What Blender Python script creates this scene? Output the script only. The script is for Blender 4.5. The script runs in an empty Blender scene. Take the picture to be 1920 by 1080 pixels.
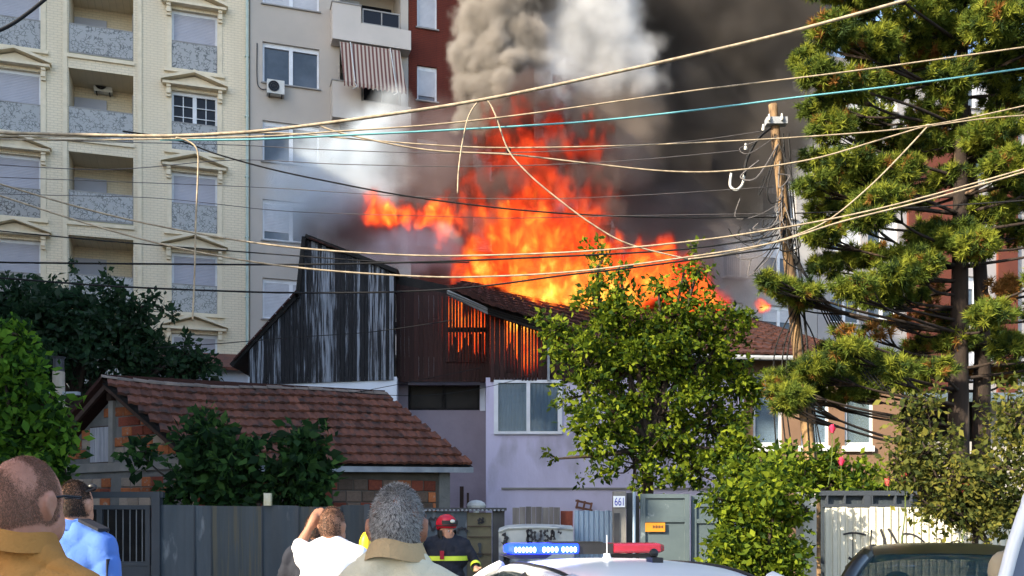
import bpy, bmesh, math, random
import numpy as np
from mathutils import Vector, Matrix, Euler, Quaternion
R = math.radians
sc = bpy.context.scene
col = sc.collection
rng = random.Random(7)
nrng = np.random.default_rng(7)

# ------------------------------------------------------------------ camera, sky, sun, exposure
CAMZ = 1.68; FOC = 1800.0; CX = 960.0; HOR = 975.0
cd = bpy.data.cameras.new('camera'); cam = bpy.data.objects.new('camera', cd); col.objects.link(cam)
cam.location = (0, 0, CAMZ); cam.rotation_euler = (math.pi/2, 0, 0)
cd.sensor_width = 36; cd.lens = FOC/1920*36; cd.shift_y = (HOR-540)/1920; cd.clip_start = .1; cd.clip_end = 1000
sc.camera = cam

SUN_EL = 27.0
SUN_H = Vector((-0.80, -0.60))                       # horizontal direction towards the sun
world = bpy.data.worlds.new('World'); sc.world = world; world.use_nodes = True
wn = world.node_tree
sky = wn.nodes.new('ShaderNodeTexSky'); sky.sky_type = 'NISHITA'; sky.sun_disc = False
sky.sun_elevation = R(SUN_EL); sky.sun_rotation = math.atan2(SUN_H.x, SUN_H.y)
sky.air_density = 1.0; sky.dust_density = 1.5
wn.links.new(sky.outputs[0], wn.nodes['Background'].inputs[0])
wn.nodes['Background'].inputs[1].default_value = 0.15
sl = bpy.data.lights.new('sun', 'SUN'); sun = bpy.data.objects.new('sun', sl); col.objects.link(sun)
sl.energy = 4.2; sl.angle = R(.53); sl.color = (1.0, .87, .66)
to_sun = Vector((SUN_H.x*math.cos(R(SUN_EL)), SUN_H.y*math.cos(R(SUN_EL)), math.sin(R(SUN_EL))))
sun.rotation_euler = (-to_sun).to_track_quat('-Z', 'Y').to_euler()
sun.location = (-20, -8, 14)
sc.view_settings.view_transform = 'Standard'; sc.view_settings.look = 'None'
sc.view_settings.exposure = 1.7; sc.view_settings.gamma = 1.0; sc.view_settings.use_curve_mapping = False
sc.render.engine = 'CYCLES'
cy = sc.cycles
cy.use_denoising = True
cy.max_bounces = 6; cy.diffuse_bounces = 3; cy.glossy_bounces = 2; cy.transmission_bounces = 4; cy.transparent_max_bounces = 8
cy.volume_bounces = 2; cy.volume_step_rate = 1.6; cy.volume_max_steps = 256
cy.use_adaptive_sampling = True; cy.adaptive_threshold = 0.02
cy.sample_clamp_indirect = 4.0

# ------------------------------------------------------------------ helpers
def P(px, py, Y):
    return Vector(((px-CX)*Y/FOC, Y, CAMZ+(HOR-py)*Y/FOC))
def tag(o, label=None, cat=None, group=None, kind=None):
    if label: o['label'] = label
    if cat: o['category'] = cat
    if group: o['group'] = group
    if kind: o['kind'] = kind
    return o
def empty(name, loc, label=None, cat=None, group=None, kind=None, rz=0):
    o = bpy.data.objects.new(name, None); col.objects.link(o)
    o.location = loc; o.rotation_euler = (0, 0, rz); o.empty_display_size = .2
    return tag(o, label, cat, group, kind)
def wmat(o):
    m = Matrix.LocRotScale(o.location, o.rotation_euler, o.scale)
    if o.parent: m = wmat(o.parent) @ o.matrix_parent_inverse @ m
    return m
def setparent(o, p):
    if p is not None:
        o.parent = p; o.matrix_parent_inverse = wmat(p).inverted()
    return o
def link(name, me, parent=None, mats=None, M=None):
    o = bpy.data.objects.new(name, me); col.objects.link(o)
    if mats is not None and len(me.materials) == 0:
        for m in (mats if isinstance(mats, (list, tuple)) else [mats]): me.materials.append(m)
    if M is not None:
        l, q, s = M.decompose(); o.location = l; o.rotation_euler = q.to_euler(); o.scale = s
    return setparent(o, parent)

class MB:
    def __init__(s): s.v = []; s.f = []; s.mi = []; s.smooth = False
    def add(s, vs, fs, mi=0):
        b = len(s.v); s.v += [tuple(v) for v in vs]
        for f in fs: s.f.append([b+i for i in f]); s.mi.append(mi)
        return s
    def quad(s, a, b, c, d, mi=0): return s.add([a, b, c, d], [(0, 1, 2, 3)], mi)
    def box(s, lo, hi, T=None, mi=0):
        vs = [(x, y, z) for x in (lo[0], hi[0]) for y in (lo[1], hi[1]) for z in (lo[2], hi[2])]
        if T: vs = [T(*v) for v in vs]
        return s.add(vs, [(0, 1, 3, 2), (4, 6, 7, 5), (0, 4, 5, 1), (2, 3, 7, 6), (0, 2, 6, 4), (1, 5, 7, 3)], mi)
    def hexa(s, q0, q1, mi=0):          # two quads, bottom and top loops
        return s.add(list(q0)+list(q1), [(3, 2, 1, 0), (4, 5, 6, 7), (0, 1, 5, 4), (1, 2, 6, 5), (2, 3, 7, 6), (3, 0, 4, 7)], mi)
    def prism(s, poly, off, mi=0):
        n = len(poly); off = Vector(off); a = [Vector(p) for p in poly]; b = [p+off for p in a]
        return s.add(a+b, [tuple(range(n))[::-1], tuple(range(n, 2*n))]+[(i, (i+1) % n, n+(i+1) % n, n+i) for i in range(n)], mi)
    def tube(s, pts, r, n=8, caps=True, mi=0):
        pts = [Vector(p) for p in pts]; k = len(pts); rr = r if isinstance(r, (list, tuple)) else [r]*k
        vs = []; up = None
        for i, p in enumerate(pts):
            t = (pts[min(i+1, k-1)]-pts[max(i-1, 0)])
            t = t.normalized() if t.length > 1e-9 else Vector((0, 0, 1))
            if up is None:
                up = t.cross(Vector((0, 0, 1)) if abs(t.z) < .9 else Vector((1, 0, 0))).normalized()
            up = (up-t*up.dot(t)).normalized(); w = t.cross(up)
            for j in range(n):
                a = 2*math.pi*j/n; vs.append(p+(up*math.cos(a)+w*math.sin(a))*rr[i])
        fs = [(i*n+j, i*n+(j+1) % n, (i+1)*n+(j+1) % n, (i+1)*n+j) for i in range(k-1) for j in range(n)]
        if caps: fs += [tuple(range(n))[::-1], tuple(range((k-1)*n, k*n))]
        return s.add(vs, fs, mi)
    def grid(s, fn, nu, nv, mi=0):
        vs = [fn(i/nu, j/nv) for j in range(nv+1) for i in range(nu+1)]
        return s.add(vs, [(j*(nu+1)+i, j*(nu+1)+i+1, (j+1)*(nu+1)+i+1, (j+1)*(nu+1)+i) for j in range(nv) for i in range(nu)], mi)
    def ell(s, c, r, nu=12, nv=8, mi=0):
        c = Vector(c); vs = [c+Vector((0, 0, -r[2]))]
        for j in range(1, nv):
            a = -math.pi/2+math.pi*j/nv
            for i in range(nu):
                b = 2*math.pi*i/nu; vs.append(c+Vector((r[0]*math.cos(a)*math.cos(b), r[1]*math.cos(a)*math.sin(b), r[2]*math.sin(a))))
        vs.append(c+Vector((0, 0, r[2]))); L = len(vs)-1
        fs = [(0, 1+(i+1) % nu, 1+i) for i in range(nu)]
        for j in range(nv-2):
            for i in range(nu): fs.append((1+j*nu+i, 1+j*nu+(i+1) % nu, 1+(j+1)*nu+(i+1) % nu, 1+(j+1)*nu+i))
        fs += [(1+(nv-2)*nu+i, 1+(nv-2)*nu+(i+1) % nu, L) for i in range(nu)]
        return s.add(vs, fs, mi)
    def mesh(s, name, mats, smooth=False):
        me = bpy.data.meshes.new(name); me.from_pydata(s.v, [], s.f)
        for m in (mats if isinstance(mats, (list, tuple)) else [mats]): me.materials.append(m)
        if any(s.mi): me.polygons.foreach_set('material_index', s.mi)
        if smooth: me.polygons.foreach_set('use_smooth', [True]*len(s.f))
        me.update(); return me
    def build(s, name, mats, parent=None, smooth=False):
        return link(name, s.mesh(name, mats, smooth), parent)

def spline(pts, n=8):
    pts = [Vector(p) for p in pts]; out = []
    for i in range(len(pts)-1):
        p0 = pts[max(i-1, 0)]; p1 = pts[i]; p2 = pts[i+1]; p3 = pts[min(i+2, len(pts)-1)]
        for k in range(n):
            t = k/n
            out.append(.5*((2*p1)+(p2-p0)*t+(2*p0-5*p1+4*p2-p3)*t*t+(3*p1-p0-3*p2+p3)*t**3))
    out.append(pts[-1]); return out

# ------------------------------------------------------------------ materials
def lin(c):
    return tuple(((x/255)/12.92 if x/255 <= .04045 else (((x/255)+.055)/1.055)**2.4) for x in c)
def pm(name, c1, c2=None, scale=3.0, detail=5, rough=.85, bump=0., bscale=25., rnd=0., stretch=(1, 1, 1), spec=.3, metal=0.,
       c3=None, s3=1.2, lo3=.52, hi3=.62, lo=.35, hi=.65, trans=0.):
    m = bpy.data.materials.new(name); m.use_nodes = True; nt = m.node_tree; N = nt.nodes; L = nt.links
    b = N['Principled BSDF']; b.inputs['Roughness'].default_value = rough; b.inputs['Metallic'].default_value = metal
    b.inputs['Specular IOR Level'].default_value = spec
    tc = N.new('ShaderNodeTexCoord'); mp = N.new('ShaderNodeMapping'); mp.inputs['Scale'].default_value = stretch
    L.new(tc.outputs['Object'], mp.inputs[0])
    oi = N.new('ShaderNodeObjectInfo')
    src = mp.outputs[0]
    if rnd:                                            # each piece gets its own patch of the pattern
        va = N.new('ShaderNodeVectorMath'); va.operation = 'ADD'; vs_ = N.new('ShaderNodeVectorMath'); vs_.operation = 'SCALE'
        cb = N.new('ShaderNodeCombineXYZ')
        for k in range(3): L.new(oi.outputs['Random'], cb.inputs[k])
        L.new(cb.outputs[0], vs_.inputs[0]); vs_.inputs['Scale'].default_value = 37.
        L.new(src, va.inputs[0]); L.new(vs_.outputs[0], va.inputs[1]); src = va.outputs[0]
    nz = N.new('ShaderNodeTexNoise'); nz.inputs['Scale'].default_value = scale; nz.inputs['Detail'].default_value = detail; nz.inputs['Roughness'].default_value = .6
    L.new(src, nz.inputs['Vector'])
    def ramp(sock, a, b_):
        r = N.new('ShaderNodeMapRange'); L.new(sock, r.inputs['Value']); r.inputs['From Min'].default_value = a; r.inputs['From Max'].default_value = b_; return r.outputs[0]
    def mix(f, a, b_):
        x = N.new('ShaderNodeMix'); x.data_type = 'RGBA'; L.new(f, x.inputs['Factor'])
        for k, v in ((6, a), (7, b_)):
            if isinstance(v, tuple): x.inputs[k].default_value = (*v, 1)
            else: L.new(v, x.inputs[k])
        return x.outputs[2]
    c = mix(ramp(nz.outputs[0], lo, hi), tuple(c1), tuple(c2 or [x*.75 for x in c1]))
    if c3:
        n3 = N.new('ShaderNodeTexNoise'); n3.inputs['Scale'].default_value = s3; n3.inputs['Detail'].default_value = 6
        L.new(src, n3.inputs['Vector']); c = mix(ramp(n3.outputs[0], lo3, hi3), c, tuple(c3))
    if rnd:
        h = N.new('ShaderNodeHueSaturation'); L.new(c, h.inputs['Color'])
        mr = N.new('ShaderNodeMapRange'); L.new(oi.outputs['Random'], mr.inputs['Value']); mr.inputs['To Min'].default_value = 1-rnd; mr.inputs['To Max'].default_value = 1+rnd
        L.new(mr.outputs[0], h.inputs['Value']); c = h.outputs[0]
    L.new(c, b.inputs['Base Color'])
    if bump:
        n2 = N.new('ShaderNodeTexNoise'); n2.inputs['Scale'].default_value = bscale; n2.inputs['Detail'].default_value = 6
        L.new(src, n2.inputs['Vector']); bp = N.new('ShaderNodeBump'); bp.inputs['Strength'].default_value = bump; bp.inputs['Distance'].default_value = .02
        L.new(n2.outputs[0], bp.inputs['Height']); L.new(bp.outputs[0], b.inputs['Normal'])
    m['b'] = 0
    return m
def glassmat(name, colr, rough=.05, alpha=.25):
    m = bpy.data.materials.new(name); m.use_nodes = True; nt = m.node_tree; N = nt.nodes; L = nt.links
    b = N['Principled BSDF']; b.inputs['Base Color'].default_value = (*colr, 1); b.inputs['Roughness'].default_value = rough
    b.inputs['Specular IOR Level'].default_value = .6
    tr = N.new('ShaderNodeBsdfTransparent'); tr.inputs[0].default_value = (*[min(1, .55+x*1.2) for x in colr], 1)
    mx = N.new('ShaderNodeMixShader'); mx.inputs[0].default_value = 1-alpha
    L.new(tr.outputs[0], mx.inputs[1]); L.new(b.outputs[0], mx.inputs[2]); L.new(mx.outputs[0], N['Material Output'].inputs[0])
    return m
def leafmat(name, c1, c2, tr=.45):
    m = bpy.data.materials.new(name); m.use_nodes = True; nt = m.node_tree; N = nt.nodes; L = nt.links
    N.remove(N['Principled BSDF'])
    tc = N.new('ShaderNodeTexCoord'); nz = N.new('ShaderNodeTexNoise'); nz.inputs['Scale'].default_value = 6; nz.inputs['Detail'].default_value = 3
    L.new(tc.outputs['Object'], nz.inputs[0])
    mx = N.new('ShaderNodeMix'); mx.data_type = 'RGBA'; mr = N.new('ShaderNodeMapRange'); mr.inputs['From Min'].default_value = .35; mr.inputs['From Max'].default_value = .65
    L.new(nz.outputs[0], mr.inputs[0]); L.new(mr.outputs[0], mx.inputs['Factor']); mx.inputs[6].default_value = (*c1, 1); mx.inputs[7].default_value = (*c2, 1)
    d = N.new('ShaderNodeBsdfPrincipled'); d.inputs['Roughness'].default_value = .7; d.inputs['Specular IOR Level'].default_value = .12; t = N.new('ShaderNodeBsdfTranslucent')
    L.new(mx.outputs[2], d.inputs[0]); L.new(mx.outputs[2], t.inputs[0])
    ms = N.new('ShaderNodeMixShader'); ms.inputs[0].default_value = tr
    L.new(d.outputs[0], ms.inputs[1]); L.new(t.outputs[0], ms.inputs[2]); L.new(ms.outputs[0], N['Material Output'].inputs[0])
    return m
def emis(name, c, s):
    m = bpy.data.materials.new(name); m.use_nodes = True; b = m.node_tree.nodes['Principled BSDF']
    b.inputs['Base Color'].default_value = (*c, 1); b.inputs['Emission Color'].default_value = (*c, 1); b.inputs['Emission Strength'].default_value = s
    return m

M = {}
M['asphalt'] = pm('asphalt', (.06, .06, .062), (.045, .045, .047), 4, bump=.3)
M['soil'] = pm('soil', (.10, .08, .05), (.06, .06, .03), 2, bump=.4)
# ------------------------------------------------------------------ ground
mb = MB(); mb.quad((-400, -400, 0), (400, -400, 0), (400, 600, 0), (-400, 600, 0)); g = mb.build('ground', M['soil']); tag(g, 'dark earth ground of the yards', 'ground', kind='structure')
mb = MB(); mb.quad((-200, -40, .004), (200, -40, .004), (200, 11.6, .004), (-200, 11.6, .004)); g = mb.build('road', M['asphalt']); tag(g, 'grey asphalt street', 'road', kind='structure')

# ------------------------------------------------------------------ apartment blocks (one long street front, turned 18 degrees)
ANG = math.atan(.325); CA, SA = math.cos(ANG), math.sin(ANG); FO = Vector((0, 38.3))
def T(s, z, d=0):                                    # facade point: s along, z up, d out of the wall
    return Vector((s*CA+d*SA, FO.y+s*SA-d*CA, z))
def Spx(px, d=0):
    u = (px-CX)/FOC; ox = d*SA; oy = FO.y-d*CA
    return (u*oy-ox)/(CA-u*SA)
def Zpx(py, s, d=0):
    return CAMZ+(HOR-py)*T(s, 0, d).y/FOC
def fbox(mb, s0, s1, z0, z1, d0, d1, mi=0):
    mb.box((s0, z0, d0), (s1, z1, d1), T, mi); return mb
def holes_wall(mb, s0, s1, z0, z1, holes, depth=.25, back=9., mi=0):
    ss = sorted({s0, s1, *[h[0] for h in holes], *[h[1] for h in holes]}); zz = sorted({z0, z1, *[h[2] for h in holes], *[h[3] for h in holes]})
    ss = [x for x in ss if s0 <= x <= s1]; zz = [x for x in zz if z0 <= x <= z1]
    for i in range(len(ss)-1):
        for j in range(len(zz)-1):
            sm, zm = (ss[i]+ss[i+1])/2, (zz[j]+zz[j+1])/2
            if any(h[0] < sm < h[1] and h[2] < zm < h[3] for h in holes): continue
            mb.quad(T(ss[i], zz[j]), T(ss[i+1], zz[j]), T(ss[i+1], zz[j+1]), T(ss[i], zz[j+1]), mi)
    for h in holes:
        a, b, c, d_ = h[:4]; D = -(h[4] if len(h) > 4 else depth)
        mb.quad(T(a, c), T(a, d_), T(a, d_, D), T(a, c, D), mi); mb.quad(T(b, c), T(b, c, D), T(b, d_, D), T(b, d_), mi)
        mb.quad(T(a, c), T(a, c, D), T(b, c, D), T(b, c), mi); mb.quad(T(a, d_), T(b, d_), T(b, d_, D), T(a, d_, D), mi)
        mb.quad(T(a, c, D), T(a, d_, D), T(b, d_, D), T(b, c, D), mi)
    mb.quad(T(s0, z0), T(s0, z1), T(s0, z1, -back), T(s0, z0, -back), mi); mb.quad(T(s1, z0), T(s1, z0, -back), T(s1, z1, -back), T(s1, z1), mi)
    mb.quad(T(s0, z1), T(s1, z1), T(s1, z1, -back), T(s0, z1, -back), mi); mb.quad(T(s0, z0, -back), T(s0, z1, -back), T(s1, z1, -back), T(s1, z0, -back), mi)

def brickmat(name, c1, c2, cm, bw=.24, bh=.09):
    m = pm(name, c1, c2, 1.2, rough=.9, c3=tuple(x*.86 for x in c1), s3=.8, lo3=.55, hi3=.75, stretch=(1.5, 1.5, .35)); nt = m.node_tree; N = nt.nodes; L = nt.links
    tc = N.new('ShaderNodeTexCoord'); mp = N.new('ShaderNodeMapping'); mp.inputs['Rotation'].default_value = (0, 0, -ANG)
    L.new(tc.outputs['Object'], mp.inputs[0]); sp = N.new('ShaderNodeSeparateXYZ'); cb = N.new('ShaderNodeCombineXYZ')
    L.new(mp.outputs[0], sp.inputs[0]); L.new(sp.outputs[0], cb.inputs[0]); L.new(sp.outputs[2], cb.inputs[1])
    bk = N.new('ShaderNodeTexBrick'); L.new(cb.outputs[0], bk.inputs['Vector']); bk.inputs['Scale'].default_value = 1
    bk.inputs['Brick Width'].default_value = bw; bk.inputs['Row Height'].default_value = bh; bk.inputs['Mortar Size'].default_value = .012; bk.inputs['Mortar Smooth'].default_value = .3
    bs = N['Principled BSDF']; src = bs.inputs['Base Color'].links[0].from_socket
    mx = N.new('ShaderNodeMix'); mx.data_type = 'RGBA'; L.new(bk.outputs['Fac'], mx.inputs['Factor']); L.new(src, mx.inputs[6]); mx.inputs[7].default_value = (*cm, 1)
    L.new(mx.outputs[2], bs.inputs['Base Color'])
    bp = N.new('ShaderNodeBump'); bp.inputs['Strength'].default_value = .5; bp.inputs['Distance'].default_value = .015; bp.invert = True
    L.new(bk.outputs['Fac'], bp.inputs['Height']); L.new(bp.outputs[0], bs.inputs['Normal'])
    return m
def railmat():                                       # frosted glass with a printed tendril pattern
    m = bpy.data.materials.new('etched_glass'); m.use_nodes = True; nt = m.node_tree; N = nt.nodes; L = nt.links
    b = N['Principled BSDF']; b.inputs['Roughness'].default_value = .25
    tc = N.new('ShaderNodeTexCoord'); nz = N.new('ShaderNodeTexNoise'); nz.inputs['Scale'].default_value = 3.; nz.inputs['Detail'].default_value = 1
    L.new(tc.outputs['Object'], nz.inputs[0])
    va = N.new('ShaderNodeMix'); va.data_type = 'VECTOR'; va.inputs['Factor'].default_value = .22; L.new(tc.outputs['Object'], va.inputs[4]); L.new(nz.outputs['Color'], va.inputs[5])
    vo = N.new('ShaderNodeTexVoronoi'); vo.feature = 'DISTANCE_TO_EDGE'; vo.inputs['Scale'].default_value = 12.; L.new(va.outputs[1], vo.inputs['Vector'])
    n2 = N.new('ShaderNodeTexNoise'); n2.inputs['Scale'].default_value = 5.; n2.inputs['Detail'].default_value = 2; L.new(tc.outputs['Object'], n2.inputs[0])
    ml = N.new('ShaderNodeMath'); ml.operation = 'MULTIPLY'; r1 = N.new('ShaderNodeMapRange'); r1.inputs['From Min'].default_value = .04; r1.inputs['From Max'].default_value = .10; r1.inputs['To Min'].default_value = 1; r1.inputs['To Max'].default_value = 0
    L.new(vo.outputs['Distance'], r1.inputs[0]); r2 = N.new('ShaderNodeMapRange'); r2.inputs['From Min'].default_value = .42; r2.inputs['From Max'].default_value = .5; L.new(n2.outputs[0], r2.inputs[0])
    L.new(r1.outputs[0], ml.inputs[0]); L.new(r2.outputs[0], ml.inputs[1])
    mx = N.new('ShaderNodeMix'); mx.data_type = 'RGBA'; L.new(ml.outputs[0], mx.inputs['Factor']); mx.inputs[6].default_value = (.33, .325, .315, 1); mx.inputs[7].default_value = (.11, .11, .105, 1)
    L.new(mx.outputs[2], b.inputs['Base Color']); return m
def stripemat(name, c1, c2, freq):
    m = bpy.data.materials.new(name); m.use_nodes = True; nt = m.node_tree; N = nt.nodes; L = nt.links
    b = N['Principled BSDF']; b.inputs['Roughness'].default_value = .9
    tc = N.new('ShaderNodeTexCoord'); mp = N.new('ShaderNodeMapping'); mp.inputs['Rotation'].default_value = (0, 0, -ANG); L.new(tc.outputs['Object'], mp.inputs[0])
    wv = N.new('ShaderNodeTexWave'); wv.bands_direction = 'X'; wv.inputs['Scale'].default_value = freq/20*2*math.pi/ (2*math.pi) ; L.new(mp.outputs[0], wv.inputs['Vector'])
    mr = N.new('ShaderNodeMapRange'); mr.inputs['From Min'].default_value = .42; mr.inputs['From Max'].default_value = .58; L.new(wv.outputs['Fac'], mr.inputs[0])
    mx = N.new('ShaderNodeMix'); mx.data_type = 'RGBA'; L.new(mr.outputs[0], mx.inputs['Factor']); mx.inputs[6].default_value = (*c1, 1); mx.inputs[7].default_value = (*c2, 1)
    L.new(mx.outputs[2], b.inputs['Base Color']); return m

M['cream'] = brickmat('cream_brick_render', (.77, .665, .495), (.70, .605, .45), (.60, .52, .385))
M['cream_trim'] = pm('cream_trim', (.75, .65, .485), (.65, .565, .415), 4, bump=.1)
M['shutter'] = pm('roller_shutter', (.46, .46, .52), (.42, .42, .48), 2, rough=.6)
M['shutter2'] = pm('roller_shutter_pale', (.55, .56, .60), (.48, .49, .53), 2, rough=.6)
M['whiteframe'] = pm('white_window_frame', (.72, .74, .78), (.62, .64, .68), 3, rough=.5)
M['rail'] = railmat()
M['railbar'] = pm('rail_bar', (.30, .29, .28), (.24, .23, .22), 5, rough=.5)
M['pane'] = pm('dark_pane', (.012, .013, .017), (.02, .021, .027), .6, rough=.12, spec=.2)
M['panegrey'] = pm('curtained_pane', (.09, .11, .14), (.05, .065, .085), .9, rough=.12, spec=.4)
M['greywall'] = pm('beige_render', (.47, .42, .37), (.41, .37, .33), .5, bump=.15, bscale=60)
M['greywall2'] = pm('pale_render', (.56, .51, .47), (.50, .46, .42), .5, bump=.15, bscale=60)
M['redwall'] = brickmat('oxide_red_cladding', (.125, .024, .013), (.10, .019, .011), (.07, .015, .009), .5, .07)
M['rustwall'] = pm('rust_red_render', (.26, .07, .035), (.20, .055, .03), .8)
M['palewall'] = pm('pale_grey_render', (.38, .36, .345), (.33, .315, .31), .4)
M['dimwall'] = pm('loggia_render', (.40, .36, .24), (.33, .30, .20), 1.)
M['door'] = pm('balcony_door', (.25, .25, .25), (.20, .20, .20), 2)
M['darkmetal'] = pm('dark_metal', (.05, .052, .055), (.035, .035, .04), 5, rough=.5)
M['acwhite'] = pm('unit_casing', (.62, .62, .60), (.5, .5, .48), 4, rough=.6)
M['pipe'] = pm('pale_green_pipe', (.50, .58, .52), (.40, .48, .44), 3, rough=.6)

def slats(mb, s0, s1, z0, z1, d, n):
    for k in range(n):
        a = z0+(z1-z0)*k/n; b = z0+(z1-z0)*(k+1)/n
        fbox(mb, s0, s1, a+.004, b-.004, d-.03, d, 0)

FL = 2.9
def cream_window(root, sc_, w, ztop, h, dark=False, pediment=True):
    s0, s1, z1, z0 = sc_-w/2, sc_+w/2, ztop, ztop-h
    f = MB(); fw = .07; d = -.14
    fbox(f, s0, s0+fw, z0, z1, d-.06, d); fbox(f, s1-fw, s1, z0, z1, d-.06, d); fbox(f, s0+fw, s1-fw, z1-.12, z1, d-.06, d)
    if dark:
        fbox(f, sc_-.07, sc_+.07, z0, z1-.12, d-.06, d)
        for q in (-1, 1):
            c = sc_+q*(w/4); fbox(f, c-.014, c+.014, z0, z1-.12, d-.05, d-.012)
            for zz in (.38, .76): fbox(f, (s0+fw if q < 0 else sc_+.07), (sc_-.07 if q < 0 else s1-fw), z1-.12-zz-.012, z1-.12-zz+.012, d-.052, d-.014)
    win = f.build('window', M['whiteframe'], root)
    if dark:
        for q in (-1, 1):
            p = MB(); fbox(p, (s0+fw if q < 0 else sc_+.07), (sc_-.07 if q < 0 else s1-fw), z0, z1-.12, d-.085, d-.065); p.build('pane', M['pane'], win)
    else:
        p = MB(); slats(p, s0+fw, s1-fw, z0, z1-.12, d-.02, 38); p.build('shutter', M['shutter'], win)
    p = MB(); fbox(p, s0+.01, s1-.01, z0+.04, z0+1.0, -.02, -.005); p.build('glass_railing', M['rail'], win)
    for q0 in (1.0, .01): p = MB(); fbox(p, s0+.005, s1-.005, z0+q0, z0+q0+.03, -.03, .005); p.build('rail_bar', M['railbar'], win)
    for q0 in (s0-.17, s1): p = MB(); fbox(p, q0, q0+.17, z0, z1+.05, .003, .035); p.build('surround', M['cream_trim'], win)
    p = MB(); fbox(p, s0-.25, s1+.25, z0-.13, z0-.003, .003, .12); p.build('sill', M['cream_trim'], win)
    if pediment:
        for q in (s0-.17, s1+.03):
            p = MB()
            for (za, zb, dd) in ((.02, .12, .16), (-.1, .02, .12), (-.2, -.1, .15), (-.3, -.2, .09)): fbox(p, q, q+.14, z1+za, z1+zb-.002, .04, .04+dd)
            p.build('bracket', M['cream_trim'], win)
        p = MB(); zb = z1+.12; e = .36
        fbox(p, s0-e+.05, s1+e-.05, zb, zb+.09, .003, .26)
        poly = [(s0-e+.08, zb+.09), (s1+e-.08, zb+.09), (sc_, zb+.40)]
        p.prism([T(a, b, .003) for a, b in poly], T(0, 0, .10)-T(0, 0, 0))
        for sg in (-1, 1):
            a = (sc_+sg*(w/2+e), zb+.10); b = (sc_, zb+.46); nx = .10
            p.hexa([T(a[0], a[1], .003), T(a[0], a[1], .34), T(a[0], a[1]+nx, .34), T(a[0], a[1]+nx, .003)], [T(b[0]-sg*.0, b[1], .003), T(b[0], b[1], .34), T(b[0], b[1]+nx, .34), T(b[0], b[1]+nx, .003)])
        p.build('pediment', M['cream_trim'], win)

sA, sB = Spx(-260), Spx(467.5)
broot = empty('apartment_building', T((sA+sB)/2, 0), 'cream brick-faced apartment block with pedimented windows and etched glass railings', 'building')
WR = Spx(365); WL = Spx(29); LG0, LG1 = Spx(128.5), Spx(250); w_ = 1.56
holes = []
rows = range(-1, 5)
for k in rows:
    zt = 17.08+FL*(1-k)
    for c in (WR, WL): holes.append((c-w_/2, c+w_/2, zt-2.15, zt, .22))
    holes.append((LG0, LG1, zt-2.12, zt+.3, 1.5))
mb = MB(); holes_wall(mb, sA, sB, 0, 24.5, holes)
mb.build('wall', M['cream'], broot)
for k in rows:
    zt = 17.08+FL*(1-k)
    cream_window(broot, WR, w_, zt, 2.15, dark=(k == 1)); cream_window(broot, WL, w_, zt, 2.15)
    # loggia: side wall, door, railing and slab edge
    z0 = zt-2.12; z1 = zt+.3
    lg = MB(); fbox(lg, LG0+.01, LG1-.01, z0+.002, z0+.06, -1.49, -.02); lo_ = lg.build('loggia', M['dimwall'], broot)
    p = MB(); fbox(p, LG0+.02, LG0+1.1, z0+.06, z1-.42, -1.49, -1.42); p.build('shutter', M['shutter'] , lo_)
    p = MB(); fbox(p, LG1-.06, LG1-.012, z0+.06, z1-.5, -1.2, -.45); p.build('door', M['door'], lo_)
    p = MB(); fbox(p, LG0+.015, LG1-.015, z0+.12, z0+1.06, -.05, -.03); p.build('glass_railing', M['rail'], lo_)
    for q0 in (1.06, .07): p = MB(); fbox(p, LG0+.01, LG1-.01, z0+q0, z0+q0+.035, -.06, -.02); p.build('rail_bar', M['railbar'], lo_)
    p = MB(); fbox(p, LG0-.04, LG1+.04, z0-.13, z0-.004, .003, .07); p.build('slab_edge', M['cream_trim'], lo_)
# pilasters either side of the loggias
for px in (122, 262):
    p = MB(); s = Spx(px); fbox(p, s-.07, s+.07, 0, 24.3, .003, .05); p.build('pilaster', M['cream_trim'], broot)
p = MB(); s = Spx(463); p.tube([T(s, 0, .09), T(s, 24.3, .09)], .05, 8)
for z in np.arange(1, 24, 2.2): fbox(p, s-.07, s+.07, z, z+.04, .003, .14)
tag(p.build('downpipe', M['pipe']), 'pale green rain downpipe at the corner of the cream building', 'pipe')

def ac_unit(s, z, d, label, w=.62, flip=False):
    o = empty('air_conditioner', T(s, z, d), label, 'air conditioner', 'air conditioners on the facades')
    p = MB(); fbox(p, s-w/2, s+w/2, z, z+.5, d, d+.28); p.build('casing', M['acwhite'], o)
    p = MB(); c = T(s-.07, z+.26, d+.283); a = T(1, 0, 0)-T(0, 0, 0); n = T(0, 0, 1)-T(0, 0, 0)
    for rad in (.19, .12, .05):
        p.tube([c+a*rad*math.cos(t)+Vector((0, 0, rad*math.sin(t)))+n*.012 for t in np.linspace(0, 2*math.pi, 21)], .012, 5, False)
    for t in np.linspace(0, math.pi, 5)[:-1]: p.tube([c+a*.19*math.cos(t)+Vector((0, 0, .19*math.sin(t)))+n*.012, c-a*.19*math.cos(t)-Vector((0, 0, .19*math.sin(t)))+n*.012], .006, 4)
    p.build('fan_guard', M['darkmetal'], o)
    p = MB(); vs = [c+a*.2*math.cos(t)+Vector((0, 0, .2*math.sin(t)))+n*.004 for t in np.linspace(0, 2*math.pi, 25)[:-1]]; p.add(vs, [tuple(range(24))]); p.build('fan', M['pane'], o)
    for q in (-.22, .22):
        p = MB(); fbox(p, s+q-.02, s+q+.02, z-.05, z-.003, d-.02, d+.28); p.build('bracket', M['darkmetal'], o)
    return o
zt = 17.08; ac_unit(Spx(193, -1.2), Zpx(172, Spx(193, -1.2), -1.2), -1.46, 'white air conditioner unit high inside a cream loggia')

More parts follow.
